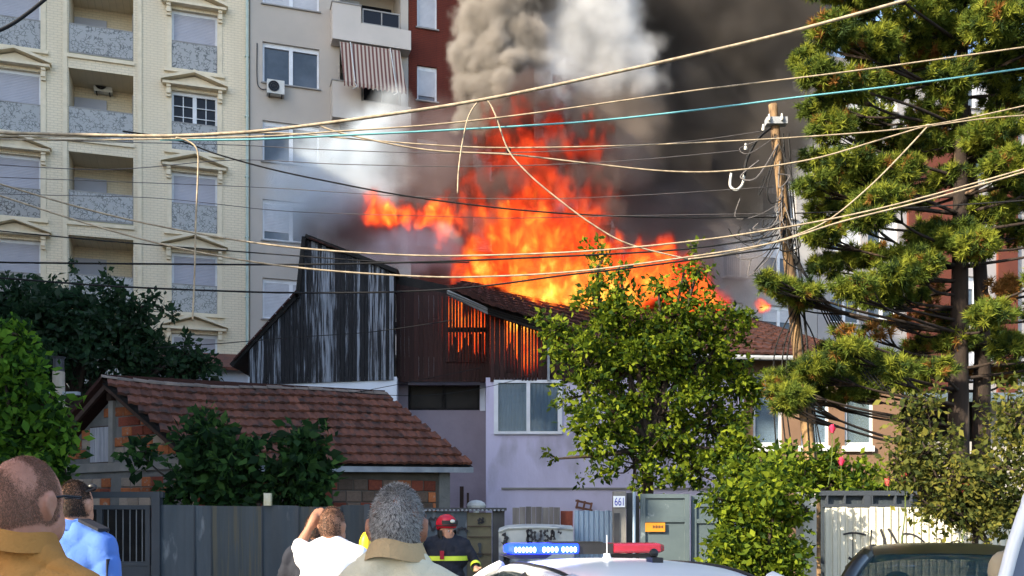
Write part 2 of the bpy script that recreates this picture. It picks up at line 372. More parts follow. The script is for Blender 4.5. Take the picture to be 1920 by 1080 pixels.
# --- beige block with balconies
sA, sB = Spx(469), Spx(765.5)
groot = empty('apartment_building', T((sA+sB)/2, 0), 'beige rendered apartment block with stepped balconies and a striped awning', 'building')
c = Spx(546); ww = 2.06; zt1 = Zpx(85, c)
holes = []
for k in range(-1, 6):
    zt = zt1+FL*(1-k); holes.append((c-ww/2, c+ww/2, zt-1.5, zt, .2))
BS0, BS1 = Spx(637), Spx(751)
pb = Zpx(160, Spx(690), .6)                           # parapet top of balcony, row 1
for k in range(-1, 6):
    zp = pb+FL*(1-k); holes.append((BS0, BS1, zp-1.0, zp+1.52, 1.4))
mb = MB(); holes_wall(mb, sA, sB, 0, 26, holes); mb.build('wall', M['greywall'], groot)
def plain_window(root, c, w, zt, h, mode, split=True, d=-.1, fm=None):
    s0, s1, z0, z1 = c-w/2, c+w/2, zt-h, zt; f = MB(); fw = .07
    fbox(f, s0+.002, s0+fw, z0, z1-.002, d-.06, d); fbox(f, s1-fw, s1-.002, z0, z1-.002, d-.06, d); fbox(f, s0+fw, s1-fw, z1-.16, z1-.002, d-.06, d); fbox(f, s0+fw, s1-fw, z0, z0+.07, d-.06, d)
    if split: fbox(f, c-.07, c+.07, z0+.07, z1-.16, d-.06, d)
    win = f.build('window', fm or M['whiteframe'], root)
    spans = [(s0+fw, c-.07), (c+.07, s1-fw)] if split else [(s0+fw, s1-fw)]
    for i, (a, b) in enumerate(spans):
        md = mode[i % len(mode)]
        if md > 0:
            p = MB(); zz = z1-.16-(z1-z0-.23)*md; slats(p, a, b, zz, z1-.16, d-.015, max(3, int(24*md))); p.build('shutter', M['shutter2'], win)
        p = MB(); fbox(p, a, b, z0+.07, z1-.16, d-.09, d-.06); p.build('pane', M['panegrey'], win)
    p = MB(); fbox(p, s0-.06, s1+.06, z0-.05, z0-.003, -.08, .07); p.build('sill', M['railbar'] if fm is None else fm, win)
    return win
modes = {-1: [1, 1], 0: [1, 1], 1: [0, 0], 2: [.18, 0], 3: [.78, 0], 4: [1, .6], 5: [1, 1]}
for k in range(-1, 6): plain_window(groot, c, ww, zt1+FL*(1-k), 1.5, modes[k])
for k in range(-1, 6):
    zp = pb+FL*(1-k); a, b = Spx(623.5, .6), sB-.02
    p = MB()
    zl = zp-1.35
    if k == 0:                                        # parapet with a lower right half carrying a railing
        m_ = Spx(677, .6); fbox(p, a, m_, zl, zp, .003, .6); fbox(p, m_+.001, b, zl, zp-.62, .003, .6)
    else:
        m_ = Spx(677, .6); fbox(p, a, m_, zl, zp, .003, .6); fbox(p, m_+.001, b, zl, zp-.62, .003, .6)
    bal = p.build('balcony', M['greywall2'], groot)
    p = MB(); fbox(p, a-.03, m_+.02, zp+.002, zp+.04, -.02, .63); p.build('coping', M['railbar'], bal)
    p = MB(); r0, r1 = m_+.06, Spx(750, .6)
    fbox(p, r0, r1, zp-.08, zp-.03, .5, .55); fbox(p, r0, r1, zp-.60, zp-.56, .5, .55)
    for q in (r0, (r0+r1)/2, r1-.04): fbox(p, q, q+.04, zp-.56, zp-.08, .505, .545)
    p.build('railing', M['railbar'], bal)
    for q in ((r0+.045, (r0+r1)/2-.005), ((r0+r1)/2+.045, r1-.045)):
        p = MB(); fbox(p, q[0], q[1], zp-.555, zp-.085, .52, .53); p.build('pane', M['pane'], bal)
    p = MB(); fbox(p, BS0+.02, BS0+.95, zp-1.0, zp+1.2, -1.39, -1.33); p.build('door', M['shutter2' if k < 1 else 'door'], bal)
    p = MB(); fbox(p, BS0+1.05, BS1-.1, zp-.4, zp+1.1, -1.39, -1.35); p.build('pane', M['pane'], bal)
# awning over the second balcony
aw = empty('awning', T(Spx(700), pb), 'brown and cream striped fabric awning sloping over a beige balcony', 'awning')
s0a, s1a = Spx(637, .62), Spx(750, .62); s0b, s1b = Spx(645, 1.25), Spx(762, 1.25)
zta = Zpx(86, Spx(690, .62), .62)-.0; zba = Zpx(160, Spx(700, 1.25), 1.25)
M['awning'] = stripemat('striped_canvas', (.13, .05, .042), (.42, .35, .29), 44)
p = MB(); p.grid(lambda u, v: T((s0a+(s1a-s0a)*u)*(1-v)+(s0b+(s1b-s0b)*u)*v, zta*(1-v)+zba*v-.10*math.sin(v*math.pi)*.5, .62*(1-v)+1.25*v), 24, 6)
p.grid(lambda u, v: T(s0b+(s1b-s0b)*u, zba-v*(.14+.04*math.cos(u*2*math.pi*13)), 1.25+.01*math.sin(u*40)), 78, 1)
p.build('canvas', M['awning'], aw)
for q in (.17, .83):
    p = MB(); p.tube([T(s0a+(s1a-s0a)*q, zta+.02, .66), T(s0b+(s1b-s0b)*q, zba+.03, 1.29)], .022, 6); p.tube(spline([T(s0b+(s1b-s0b)*q, zba, 1.27), T(s0b+(s1b-s0b)*q+.05, zba-.16, 1.3), T(s0b+(s1b-s0b)*q-.1, zba-.26, 1.28)]), .014, 5); p.build('arm', M['acwhite'], aw)
sx = Spx(516); ac_unit(sx, Zpx(181, sx, .05), .04, 'white air conditioner unit on the beige wall under a window')
p = MB(); s = Spx(482); p.tube(spline([T(s, Zpx(82, s), .03), T(s, Zpx(150, s), .03), T(s+.12, Zpx(166, s), .05), T(Spx(500), Zpx(166, s), .06)]), .018, 6)
tag(p.build('drain_hose', M['darkmetal']), 'thin dark hose running down beside the wall air conditioner', 'hose')

# --- red tower
sA, sB = Spx(766.5), Spx(1000)
rroot = empty('apartment_building', T((sA+sB)/2, 0), 'dark red clad apartment tower behind the smoke column', 'building')
holes = []; wins = []
for cpx, zoff in ((801, 0), (905, 0)):
    c = Spx(cpx); zt = Zpx(124, Spx(801))
    for k in range(-1, 6):
        z = zt+FL*(1-k)*.97; wins.append((c, z, k)); holes.append((c-.40, c+.40, z-1.35, z, .2))
mb = MB(); holes_wall(mb, sA, sB, 0, 30, holes); mb.build('wall', M['redwall'], rroot)
for c, z, k in wins: plain_window(rroot, c, .80, z, 1.35, [.86 if k == 1 else .97], split=False)
# --- beige middle block, mostly hidden by smoke
sA, sB = Spx(1001), Spx(1289)
mroot = empty('apartment_building', T((sA+sB)/2, 0), 'beige apartment block almost hidden behind the flames and smoke', 'building')
holes = []; wins = []
for cpx in (1060, 1150, 1235):
    c = Spx(cpx); zt = Zpx(100, c)
    for k in range(0, 5): z = zt-FL*k; wins.append((c, z)); holes.append((c-.6, c+.6, z-1.4, z, .2))
mb = MB(); holes_wall(mb, sA, sB, 0, 28, holes); mb.build('wall', M['greywall'], mroot)
for c, z in wins: plain_window(mroot, c, 1.2, z, 1.4, [.6])
p = MB(); fbox(p, Spx(1290), Spx(1331), 0, 28.5, -9, .35); p.build('pier', M['rustwall'], mroot)
# --- pale block right of the smoke
sA, sB = Spx(1332), Spx(1532)
proot = empty('apartment_building', T((sA+sB)/2, 0), 'pale grey apartment block darkened by smoke behind the utility pole', 'building')
holes = []; wins = []
c1 = Spx(1374); c2 = Spx(1462); zt = Zpx(322, c1)
for k in range(-2, 5):
    z = zt-FL*k*.97
    for c, w in ((c1, .95), (c2, 1.7)): wins.append((c, w, z)); holes.append((c-w/2, c+w/2, z-1.75, z, .3))
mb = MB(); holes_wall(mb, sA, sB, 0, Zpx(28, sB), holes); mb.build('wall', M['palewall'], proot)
for c, w, z in wins:
    plain_window(proot, c, w, z, 1.75, [.35], split=w > 1.2)
    if w < 1.2:
        p = MB(); fbox(p, c-.55, c+.55, z-1.85, z-1.8, .08, .5)
        bal = p.build('balcony', M['palewall'], proot)
        p = MB(); fbox(p, c-.55, c+.55, z-1.0, z-.96, .45, .5)
        for q in np.linspace(-.53, .53, 12): fbox(p, c+q-.01, c+q+.01, z-1.8, z-1.0, .46, .49)
        p.build('railing', M['railbar'], bal)
# --- far pale building with red panels behind the pine
sA, sB = Spx(1533), Spx(2150)
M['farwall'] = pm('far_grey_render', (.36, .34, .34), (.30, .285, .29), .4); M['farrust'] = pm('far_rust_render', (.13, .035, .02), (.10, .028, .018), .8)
froot = empty('apartment_building', T((sA+sB)/2, 0), 'white and rust red apartment block glimpsed behind the pine', 'building')
holes = []; wins = []
for cpx in (1585, 1655, 1830, 1960):
    c = Spx(cpx); zt = Zpx(140, c)
    for k in range(0, 6): z = zt-FL*k*1.1; wins.append((c, z)); holes.append((c-.8, c+.8, z-1.6, z, .3))
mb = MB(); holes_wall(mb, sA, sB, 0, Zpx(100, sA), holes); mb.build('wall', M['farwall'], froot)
for i, (c, z) in enumerate(wins): plain_window(froot, c, 1.6, z, 1.6, [(.3, .8, 0)[i % 3], (1, .2)[i % 2]])
for a, b in ((1700, 1795), (1868, 1905)):
    p = MB(); fbox(p, Spx(a), Spx(b), 0, Zpx(235, Spx(a)), .003, .12); p.build('panel', M['farrust'], froot)
# --- unseen blocks added outside the view, placed and sized to block the sun
def shade_block(x0, x1, y0, y1, h, label):
    o = empty('shade_building', ((x0+x1)/2, (y0+y1)/2, 0), label, 'building')
    p = MB(); p.box((x0, y0, 0), (x1, y1, h)); p.build('wall', M['greywall2'], o)
    p = MB(); p.box((x0-.2, y0-.2, h+.002), (x1+.2, y1+.2, h+.3)); p.build('roof', M['railbar'], o)
    for z in np.arange(1.2, h-1.6, 2.9):
        for y in np.arange(y0+1, y1-1.6, 2.6):
            p = MB(); p.box((x1-.04, y, z), (x1+.02, y+1.2, z+1.4)); p.build('window', M['panegrey'], o)
shade_block(-17, -13.5, -22, -7.2, 14.5, 'unseen block added to shade the near men')
shade_block(-26, -13.5, 1.4, 5.9, 11.3, 'low unseen block added to shade the steel fence')
shade_block(-18.5, -13.6, 6.0, 24.0, 15.8, 'tall unseen block added to shade the brick and lilac houses')
shade_block(-46, -30.0, 8.0, 30.0, 40, 'high unseen tower added to shade the apartment fronts')

# ------------------------------------------------------------------ burning house
def charmat(name):                                    # charred planks with flaking pale limewash, different on every plank
    m = pm(name, (.012, .012, .014), (.03, .03, .034), 6, rough=.9, bump=.5, bscale=30, rnd=.25, stretch=(6, 1, .6))
    nt = m.node_tree; N = nt.nodes; L = nt.links; bs = N['Principled BSDF']; src = bs.inputs['Base Color'].links[0].from_socket
    tc = N.new('ShaderNodeTexCoord'); mp = N.new('ShaderNodeMapping'); mp.inputs['Scale'].default_value = (17, 1, .8); L.new(tc.outputs['Object'], mp.inputs[0])
    oi = N.new('ShaderNodeObjectInfo'); nz = N.new('ShaderNodeTexNoise'); nz.noise_dimensions = '4D'; nz.inputs['Scale'].default_value = 1.5; nz.inputs['Detail'].default_value = 6; nz.inputs['Roughness'].default_value = .65
    w = N.new('ShaderNodeMath'); w.operation = 'MULTIPLY'; w.inputs[1].default_value = 60; L.new(oi.outputs['Random'], w.inputs[0]); L.new(w.outputs[0], nz.inputs['W']); L.new(mp.outputs[0], nz.inputs['Vector'])
    a = N.new('ShaderNodeMapRange'); L.new(oi.outputs['Random'], a.inputs[0]); a.inputs['To Min'].default_value = -.10; a.inputs['To Max'].default_value = .15
    ad = N.new('ShaderNodeMath'); L.new(nz.outputs[0], ad.inputs[0]); L.new(a.outputs[0], ad.inputs[1])
    mr = N.new('ShaderNodeMapRange'); L.new(ad.outputs[0], mr.inputs[0]); mr.inputs['From Min'].default_value = .535; mr.inputs['From Max'].default_value = .66
    mx = N.new('ShaderNodeMix'); mx.data_type = 'RGBA'; L.new(mr.outputs[0], mx.inputs['Factor']); L.new(src, mx.inputs[6]); mx.inputs[7].default_value = (.24, .26, .30, 1)
    L.new(mx.outputs[2], bs.inputs['Base Color']); return m
M['char'] = charmat('charred_plank')
M['black'] = pm('charcoal', (.012, .011, .011), (.02, .018, .017), 4, rough=.95, bump=.4)
M['brownplank'] = pm('dark_brown_plank', (.036, .014, .012), (.022, .009, .008), 3, rough=.8, rnd=.3, stretch=(8, 1, .5), bump=.3)
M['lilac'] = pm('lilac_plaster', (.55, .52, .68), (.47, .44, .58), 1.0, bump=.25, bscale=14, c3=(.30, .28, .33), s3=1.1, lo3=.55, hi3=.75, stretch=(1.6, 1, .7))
M['lilacshade'] = pm('shaded_lilac_plaster', (.27, .235, .28), (.22, .19, .23), 1.0, bump=.25, bscale=14)  # greyed lilac plaster, the recess shade put into the colour
M['whitewash'] = pm('whitewash', (.72, .76, .84), (.62, .66, .74), 1.2, bump=.2)
M['tile'] = pm('clay_tile', (.125, .045, .026), (.088, .033, .022), 7, rough=.85, rnd=.35, bump=.35, bscale=40, c3=(.045, .027, .022), s3=4, lo3=.53, hi3=.66)
M['tiledark'] = pm('sooty_clay_tile', (.048, .017, .013), (.034, .013, .011), 7, rough=.9, rnd=.3, bump=.35, bscale=40)
M['tancoat'] = pm('tan_render', (.19, .115, .075), (.155, .095, .062), 1.0, bump=.15)
M['greytimber'] = pm('weathered_timber', (.33, .35, .38), (.22, .24, .27), 4, rough=.9, stretch=(1, 1, 1), bump=.2)
M['curtain'] = pm('blue_curtain', (.16, .36, .52), (.08, .18, .28), 1.0, stretch=(14, 14, .8), rough=.9)
M['curtain_y'] = pm('yellow_curtain', (.50, .40, .20), (.40, .32, .16), 1.5, rough=.9)
M['glasspane'] = glassmat('window_glass', (.16, .22, .27), .04, .62)
M['concrete'] = pm('concrete', (.25, .235, .21), (.18, .172, .158), 2.5, bump=.3)

HY = 20.0
M['timberdark2'] = pm('dark_brown_pane', (.012, .009, .008), (.02, .015, .012), 3, rough=.5, spec=.2)  # near-black brown window pane with low gloss
def wallbox(mb, px0, px1, z0, z1, Y, th=.2, mi=0):
    x0, x1 = (px0-CX)*Y/FOC, (px1-CX)*Y/FOC
    mb.box((x0, Y, z0), (x1, Y+th, z1), None, mi)
hroot = empty('burning_house', P(1000, 975, HY)*1, 'old timber topped house on fire, lilac ground floor and charred gable', 'house')
hroot.location.z = 0
# gable of charred planks
GY = 21.5
def gz(px):                                           # upper outline of the planked gable
    pts = [(437, 684), (558, 555), (566, 470), (572, 449), (600, 458), (640, 470), (700, 494), (741, 512)]
    for (a, b), (c, d) in zip(pts, pts[1:]):
        if a <= px <= c: return b+(d-b)*(px-a)/(c-a)
    return pts[-1][1]
px = 468.
while px < 738:
    w = rng.uniform(5.6, 8.6); a, b = px, min(px+w-.5, 741)
    j = rng.uniform(-3, 5) if px > 580 else 0
    z0 = P(0, 722-10*(px-465)/275, GY).z
    za, zb = P(0, gz(a)+j, GY).z, P(0, gz(b)+j, GY).z
    x0, x1 = P(a, 0, GY).x, P(b, 0, GY).x; y = GY-rng.uniform(0, .025)
    me = MB().prism([(x0, y, z0), (x1, y, z0), (x1, y, zb), (x0, y, za)], (0, .03, 0)).mesh('plank', M['char']); link('plank', me, hroot)
    px += w
p = MB()                                              # dark boarding and frame behind the planks
p.prism([P(x, y, GY+.06) for x, y in ((466, 716), (741, 706), (741, 516), (700, 500), (575, 455), (568, 470), (560, 558), (466, 656))], (0, .05, 0)); p.build('backing', M['black'], hroot)
p = MB()
for a, b in (((437, 686), (559, 556)), ((561, 556), (573, 446)), ((573, 446), (741, 511))):
    A, B = P(*a, GY-.09), P(*b, GY-.09); d = (B-A).normalized(); n = Vector((-d.z, 0, d.x))
    A -= d*.03; B += d*.03; q = [A, B, B+n*.09, A+n*.09]
    p.prism(q, (0, 2.6, 0))
p.build('roof_edge', M['black'], hroot)
tl = MB(); tl.box((-.11, -.17, 0), (.11, .17, .03)); tl = tl.mesh('edge_tile', M['tiledark'])
for i in range(9):                                    # tiles left along the sloping left verge and the top
    t = (i+.5)/9; q = P(440+118*t, 684-130*t, GY-.1); link('tile', tl, hroot, M=Matrix.Translation(q+Vector((0, .1, .09))) @ Euler((0, -math.atan2(130, 118), 0)).to_matrix().to_4x4())
for i in range(4):
    q = P(592+12*i, 452+5*i, GY-.08); link('tile', tl, hroot, M=Matrix.Translation(q+Vector((0, .1, .04))) @ Euler((.2, .4, rng.uniform(-.4, .4))).to_matrix().to_4x4())
mb = MB(); wallbox(mb, 466, 744, 0, P(0, 706, GY).z, GY+.03, .25); mb.build('wall', M['whitewash'], hroot)
# recess wall
RY = 22.4
mb = MB(); zt, zb = P(0, 722, RY).z, P(0, 769, RY).z; ztop = P(0, 706, RY).z
wallbox(mb, 742, 765, 0, ztop, RY); wallbox(mb, 899, 935, 0, ztop, RY); wallbox(mb, 765, 899, 0, zb, RY); wallbox(mb, 765, 899, zt, ztop, RY); mb.build('wall', M['lilacshade'], hroot)
mb = MB()
for a, b, c, d in ((765, 769, zb, zt), (895, 899, zb, zt), (829, 834, zb, zt)): wallbox(mb, a, b, c, d, RY+.05, .08)
wallbox(mb, 769, 829, zb, zb+.06, RY+.05, .08); wallbox(mb, 834, 895, zb, zb+.06, RY+.05, .08)
wf = mb.build('window', M['black'], hroot)
mb = MB(); wallbox(mb, 767, 897, zb, zt, RY+.15, .02); mb.build('pane', M['timberdark2'], wf)
mb = MB(); wallbox(mb, 900, 910, zb-.02, zt+.05, RY-.03, .025); wallbox(mb, 765, 900, zt+.003, zt+.1, RY-.03, .025); mb.build('surround', M['whitewash'], wf)
# return wall between recess and front room
x = P(911, 0, HY).x; mb = MB(); mb.box((x, HY+.2, 0), (x+.2, RY, P(0, 714, HY).z)); mb.build('wall', M['lilac'], hroot)
# lilac front wall with window
zt, zb = P(0, 713, HY).z, P(0, 809, HY).z; zT = P(0, 708, HY).z
mb = MB(); wallbox(mb, 911, 929, 0, zT, HY); wallbox(mb, 1051, 1395, 0, zT, HY); wallbox(mb, 929, 1051, 0, zb, HY); wallbox(mb, 929, 1051, zt, zT, HY); mb.build('wall', M['lilac'], hroot)
mb = MB(); zl = P(0, 918, HY).z; wallbox(mb, 913, 1395, 0, zl, HY-.05, .05); mb.build('plinth', M['lilac'], hroot)
mb = MB(); wallbox(mb, 940, 1395, zl+.002, zl+.04, HY-.08, .08); mb.build('ledge', M['concrete'], hroot)
mb = MB()
for a, b, c, d in ((926, 934, zb-.06, zt), (1046, 1054, zb-.06, zt), (987, 994, zb, zt-.06)): wallbox(mb, a, b, c, d, HY-.05, .1)
wallbox(mb, 934, 1046, zb-.06, zb, HY-.05, .1); wallbox(mb, 934, 1046, zt-.06, zt, HY-.05, .1)
wf = mb.build('window', M['whiteframe'], hroot)
for a, b in ((934, 987), (994, 1046)):
    mb = MB(); wallbox(mb, a, b, zb, zt-.06, HY+.0, .01); mb.build('pane', M['glasspane'], wf)
    mb = MB(); xa, xb = P(a, 0, HY+.14).x, P(b, 0, HY+.14).x
    mb.grid(lambda u, v: (xa+(xb-xa)*u, HY+.13+.022*math.sin(u*40+v), zb+(zt-zb)*v), 60, 3); mb.build('curtain', M['curtain'], wf, True)
# brown plank walls with burnt-through gaps
def rake(px):
    pts = [(740, 528), (836, 546), (912, 580), (1030, 616), (1110, 640), (1250, 668)]
    for (a, b), (c, d) in zip(pts, pts[1:]):
        if a <= px <= c: return b+(d-b)*(px-a)/(c-a)
    return 668
px = 743.; k = 0
while px < 1110:
    Yp = RY-.5 if px < 911 else HY-.02
    burnt = 836 < px < 908 or 938 < px < 966 or 974 < px < 1003
    w = 6.1 if burnt else rng.uniform(7, 10); g = w-(rng.uniform(1.0, 2.7) if burnt else .35)
    a, b = px, px+g; z0 = P(0, 716, Yp).z
    za, zb_ = P(0, rake(a)+4, Yp).z, P(0, rake(b)+4, Yp).z
    x0, x1 = P(a, 0, Yp).x, P(b, 0, Yp).x; y = Yp-rng.uniform(0, .02)
    segs = [(z0, None)]
    if burnt and rng.random() < .55: segs = [(z0+rng.uniform(.0, .06), None)]
    if burnt:
        zc = P(0, 645 if px < 911 else (660 if px < 970 else 690), Yp).z
        wide = px+w-.3; x2 = P(wide, 0, Yp).x
        link('plank', MB().prism([(x0, y, z0), (x2, y, z0), (x2, y, max(z0+.05, zc+rng.uniform(-.4, .25))), (x0, y, max(z0+.05, zc+rng.uniform(-.4, .25)))], (0, .025, 0)).mesh('plank', M['brownplank']), hroot)
        link('plank', MB().prism([(x0, y-.03, max(z0+.02, zc-.42)), (x1, y-.03, max(z0+.02, zc-.42)), (x1, y-.03, zb_), (x0, y-.03, za)], (0, .022, 0)).mesh('plank', M['brownplank']), hroot)
    else:
        link('plank', MB().prism([(x0, y, z0), (x1, y, z0), (x1, y, zb_), (x0, y, za)], (0, .025, 0)).mesh('plank', M['brownplank']), hroot)
    px += w
p = MB(); Yp = RY-.42; zb_ = P(0, 622, Yp).z; p.box((P(833, 0, Yp).x, Yp, zb_), (P(911, 0, Yp).x, Yp+.07, zb_+.1)); p.build('rail', M['black'], hroot)
p = MB(); Yp = RY-.45; p.prism([P(739, 514, Yp), P(842, 536, Yp), P(842, 552, Yp), P(739, 549, Yp)], (0, .16, 0)); p.build('beam', M['black'], hroot)
p = MB(); p.prism([P(838, 542, HY-.3), P(914, 577, HY-.3), P(914, 588, HY-.3), P(838, 552, HY-.3)], (0, .1, 0)); p.build('rake_board', M['greytimber'], hroot)
p = MB(); p.prism([P(914.5, 577, HY-.3), P(1031, 612, HY-.3), P(1250, 668, HY-.3), P(1250, 680, HY-.3), P(1031, 627, HY-.3), P(914.5, 588, HY-.3)], (0, .1, 0)); p.build('rake_board', M['black'], hroot)
p = MB(); Yp = HY-.06; x = P(1028, 0, Yp).x; p.box((x-.02, Yp-.05, P(0, 714, Yp).z), (x+.03, Yp-.005, P(0, 640, Yp).z)); p.build('corner_board', M['greytimber'], hroot)
p = MB(); p.box((P(744, 0, RY-.5).x, RY-.47, P(0, 714, RY).z-.02), (P(934, 0, RY).x, RY+.18, P(0, 714, RY).z+.03)); p.build('sill_beam', M['black'], hroot)
# tan right-hand part of the house
TY = 20.0; zT = P(0, 676, TY).z
holes = [(1412, 1466, 700, 836), (1502, 1554, 700, 836), (1584, 1637, 716, 836)]
mb = MB(); edges = [1396]+[e for h in holes for e in h[:2]]+[1690]
for i in range(0, len(edges), 2): wallbox(mb, edges[i], edges[i+1], 0, zT, TY)
for a, b, c, d in holes: wallbox(mb, a, b, 0, P(0, d, TY).z, TY); wallbox(mb, a, b, P(0, c, TY).z, zT, TY)
mb.build('wall', M['tancoat'], hroot)
mb = MB(); mb.box((P(1690, 0, TY).x-.2, TY+.2, 0), (P(1690, 0, TY).x, TY+5, zT)); mb.build('wall', M['tancoat'], hroot)
for i, (a, b, c, d) in enumerate(holes):
    z0, z1 = P(0, d, TY).z, P(0, c, TY).z; mb = MB()
    wallbox(mb, a, a+4, z0, z1, TY+.04, .08); wallbox(mb, b-6, b, z0, z1, TY+.04, .08); wallbox(mb, a+4, b-6, z1-.07, z1, TY+.04, .08); wallbox(mb, a+4, b-6, z0, z0+.07, TY+.04, .08)
    wf = mb.build('window', M['whiteframe'], hroot)
    mb = MB(); wallbox(mb, a+4, b-6, z0+.07, z1-.07, TY+.07, .01); mb.build('pane', M['glasspane'], wf)
    mb = MB(); wallbox(mb, a+2, b-2, z0, z1, TY+.18, .02); mb.build('curtain', M['curtain_y'] if i == 2 else M['whitewash'], wf)
    mb = MB(); wallbox(mb, a-3, b+3, z0-.12, z0-.003, TY-.08, .1); mb.build('sill', M['whiteframe'], wf)
# tiled roof over the front
RU = [(836, 541), (912, 573), (1030, 608), (1130, 640), (1250, 662), (1440, 667), (1590, 667)]
RT = [(866, 531, 21.6), (930, 540, 23), (1040, 553, 24), (1130, 558, 24), (1250, 564, 24), (1345, 580, 24), (1582, 655, 20.4)]
RUp = [P(a, b, HY-.35) for a, b in RU]; RTp = [P(a, b, c) for a, b, c in RT]
def polyat(pts, t):
    t = max(0, min(len(pts)-1-1e-6, t*(len(pts)-1))); i = int(t); f = t-i; return pts[i]*(1-f)+pts[i+1]*f
def roofpt(u, v): return polyat(RUp, u)*(1-v)+polyat(RTp, u)*v
p = MB(); p.grid(lambda u, v: roofpt(u, v)-Vector((0, 0, .05)), 24, 8); p.grid(lambda u, v: roofpt(u, 1-v)-Vector((0, 0, .10)), 24, 8); p.build('roof_deck', M['black'], hroot)
def tile_mesh(w, l, mat, th=.042):
    n = 8; vs = []; fs = []
    for yy in (-l*.58, l*.5):
        for i in range(n+1):
            x = -w/2+w*i/n; t = i/n
            z = .009*math.sin(t*math.pi*2)+ (.010 if t > .86 else 0)
            vs.append((x, yy, z+th*.5))
    for yy in (-l*.58,):
        for i in range(n+1): x = -w/2+w*i/n; vs.append((x, yy, vs[i][2]-th))
    for i in range(n):
        fs.append((i, i+1, n+1+i+1, n+1+i)); fs.append((2*n+2+i, 2*n+3+i, i+1, i))
    me = bpy.data.meshes.new('tile'); me.from_pydata(vs, [], fs); me.materials.append(mat); me.update(); return me
def lay_tiles(fn, rows, wid, mat, parent, keep, lift=.03, jit=.01, ulen=60):
    """courses of tiles on fn(u,v); pieces where keep(px) holds are parts, the rest one joined mass"""
    base = {}; rest = MB(); cnt = 0
    for r in range(rows):
        v = (r+.5)/rows
        pts = [fn(i/ulen, v) for i in range(ulen+1)]; L = [0]
        for a, b in zip(pts, pts[1:]): L.append(L[-1]+(b-a).length)
        n = max(2, int(L[-1]/wid))
        for i in range(n):
            s = (i+.5)/n*L[-1]; k = max(j for j in range(len(L)) if L[j] <= s); k = min(k, ulen-1); f = (s-L[k])/max(1e-6, L[k+1]-L[k]); u = (k+f)/ulen
            c = fn(u, v); ax = (fn(min(1, u+.01), v)-fn(max(0, u-.01), v)).normalized(); up = (fn(u, min(1, v+.5/rows))-fn(u, max(0, v-.5/rows))); l = up.length; up = up.normalized()
            nn = ax.cross(up).normalized(); up2 = nn.cross(ax)
            ppx = CX+c.x/c.y*FOC
            tilt = .075/max(l, .1)*.5+.02+rng.uniform(-jit, jit); q = Matrix((ax, up2, nn)).transposed().to_4x4()
            M4 = Matrix.Translation(c+nn*(lift+rng.uniform(-.004, .004))) @ q @ Euler((-tilt*-1, 0, rng.uniform(-jit*2, jit*2))).to_matrix().to_4x4()
            M4 = Matrix.Translation(c+nn*(lift+rng.uniform(-.004, .006))) @ q @ Euler((tilt*-1.0, rng.uniform(-jit, jit), rng.uniform(-jit*2, jit*2))).to_matrix().to_4x4() @ Matrix.Diagonal((L[-1]/n/wid, l/.3, 1, 1))
            if 'm' not in base: base['m'] = tile_mesh(wid*1.0, .3, mat)
            if keep(ppx) and cnt < 300: link('tile', base['m'], parent, M=M4); cnt += 1
            else:
                me = base['m']; rest.add([M4 @ x.co for x in me.vertices], [tuple(f.vertices) for f in me.polygons])
    if rest.v: tag(rest.build('tiles', mat, parent), kind='stuff')
lay_tiles(roofpt, 11, .215, M['tiledark'], hroot, lambda x: x < 1060 or x > 1330)
p = MB(); q = [P(a, b+4, HY-.38) for a, b in RU[3:]]; p.tube(q, .05, 8); p.build('gutter', M['greytimber'], hroot)
p = MB(); p.box((P(1250, 0, TY).x, TY-.3, zT), (P(1690, 0, TY).x, TY+.3, zT+.05)); p.build('soffit', M['black'], hroot)
# rear roof slope and end walls close the shell
p = MB(); back = [Vector((q.x, 27.5, max(3.6, q.z-2.2))) for q in RTp]; p.grid(lambda u, v: polyat(RTp, u)*(1-v)+polyat(back, u)*v-Vector((0, 0, .06)), 12, 2); p.build('rear_roof', M['tiledark'], hroot)
p = MB(); p.box((P(470, 0, GY).x, 26, 0), (P(1690, 0, TY).x-.3, 26.2, 3.8)); p.build('wall', M['lilacshade'], hroot)
# standing chimney stack on the roof
p = MB(); a = P(1128, 470, 23); p.box((a.x-.17, 22.85, 5.2), (a.x+.17, 23.2, P(0, 432, 23).z)); p.box((a.x-.21, 22.81, P(0, 432, 23).z+.002), (a.x+.21, 23.24, P(0, 426, 23).z)); p.build('chimney', M['black'], hroot)

# low shed behind, left of the burnt gable
sroot = empty('shed', (P(410, 0, 26).x, 26, 0), 'low white shed with red roof edge beside the charred gable', 'shed')
p = MB(); p.box((P(250, 0, 26).x, 26, 0), (P(466, 0, 26).x, 29, P(0, 690, 26).z)); p.build('wall', M['whitewash'], sroot)
p = MB(); A, B = P(240, 679, 25.7), P(470, 690, 25.7); p.prism([A, B, B-Vector((0, 0, .08)), A-Vector((0, 0, .08))], (0, 3.5, .9)); p.build('roof', M['tile'], sroot)

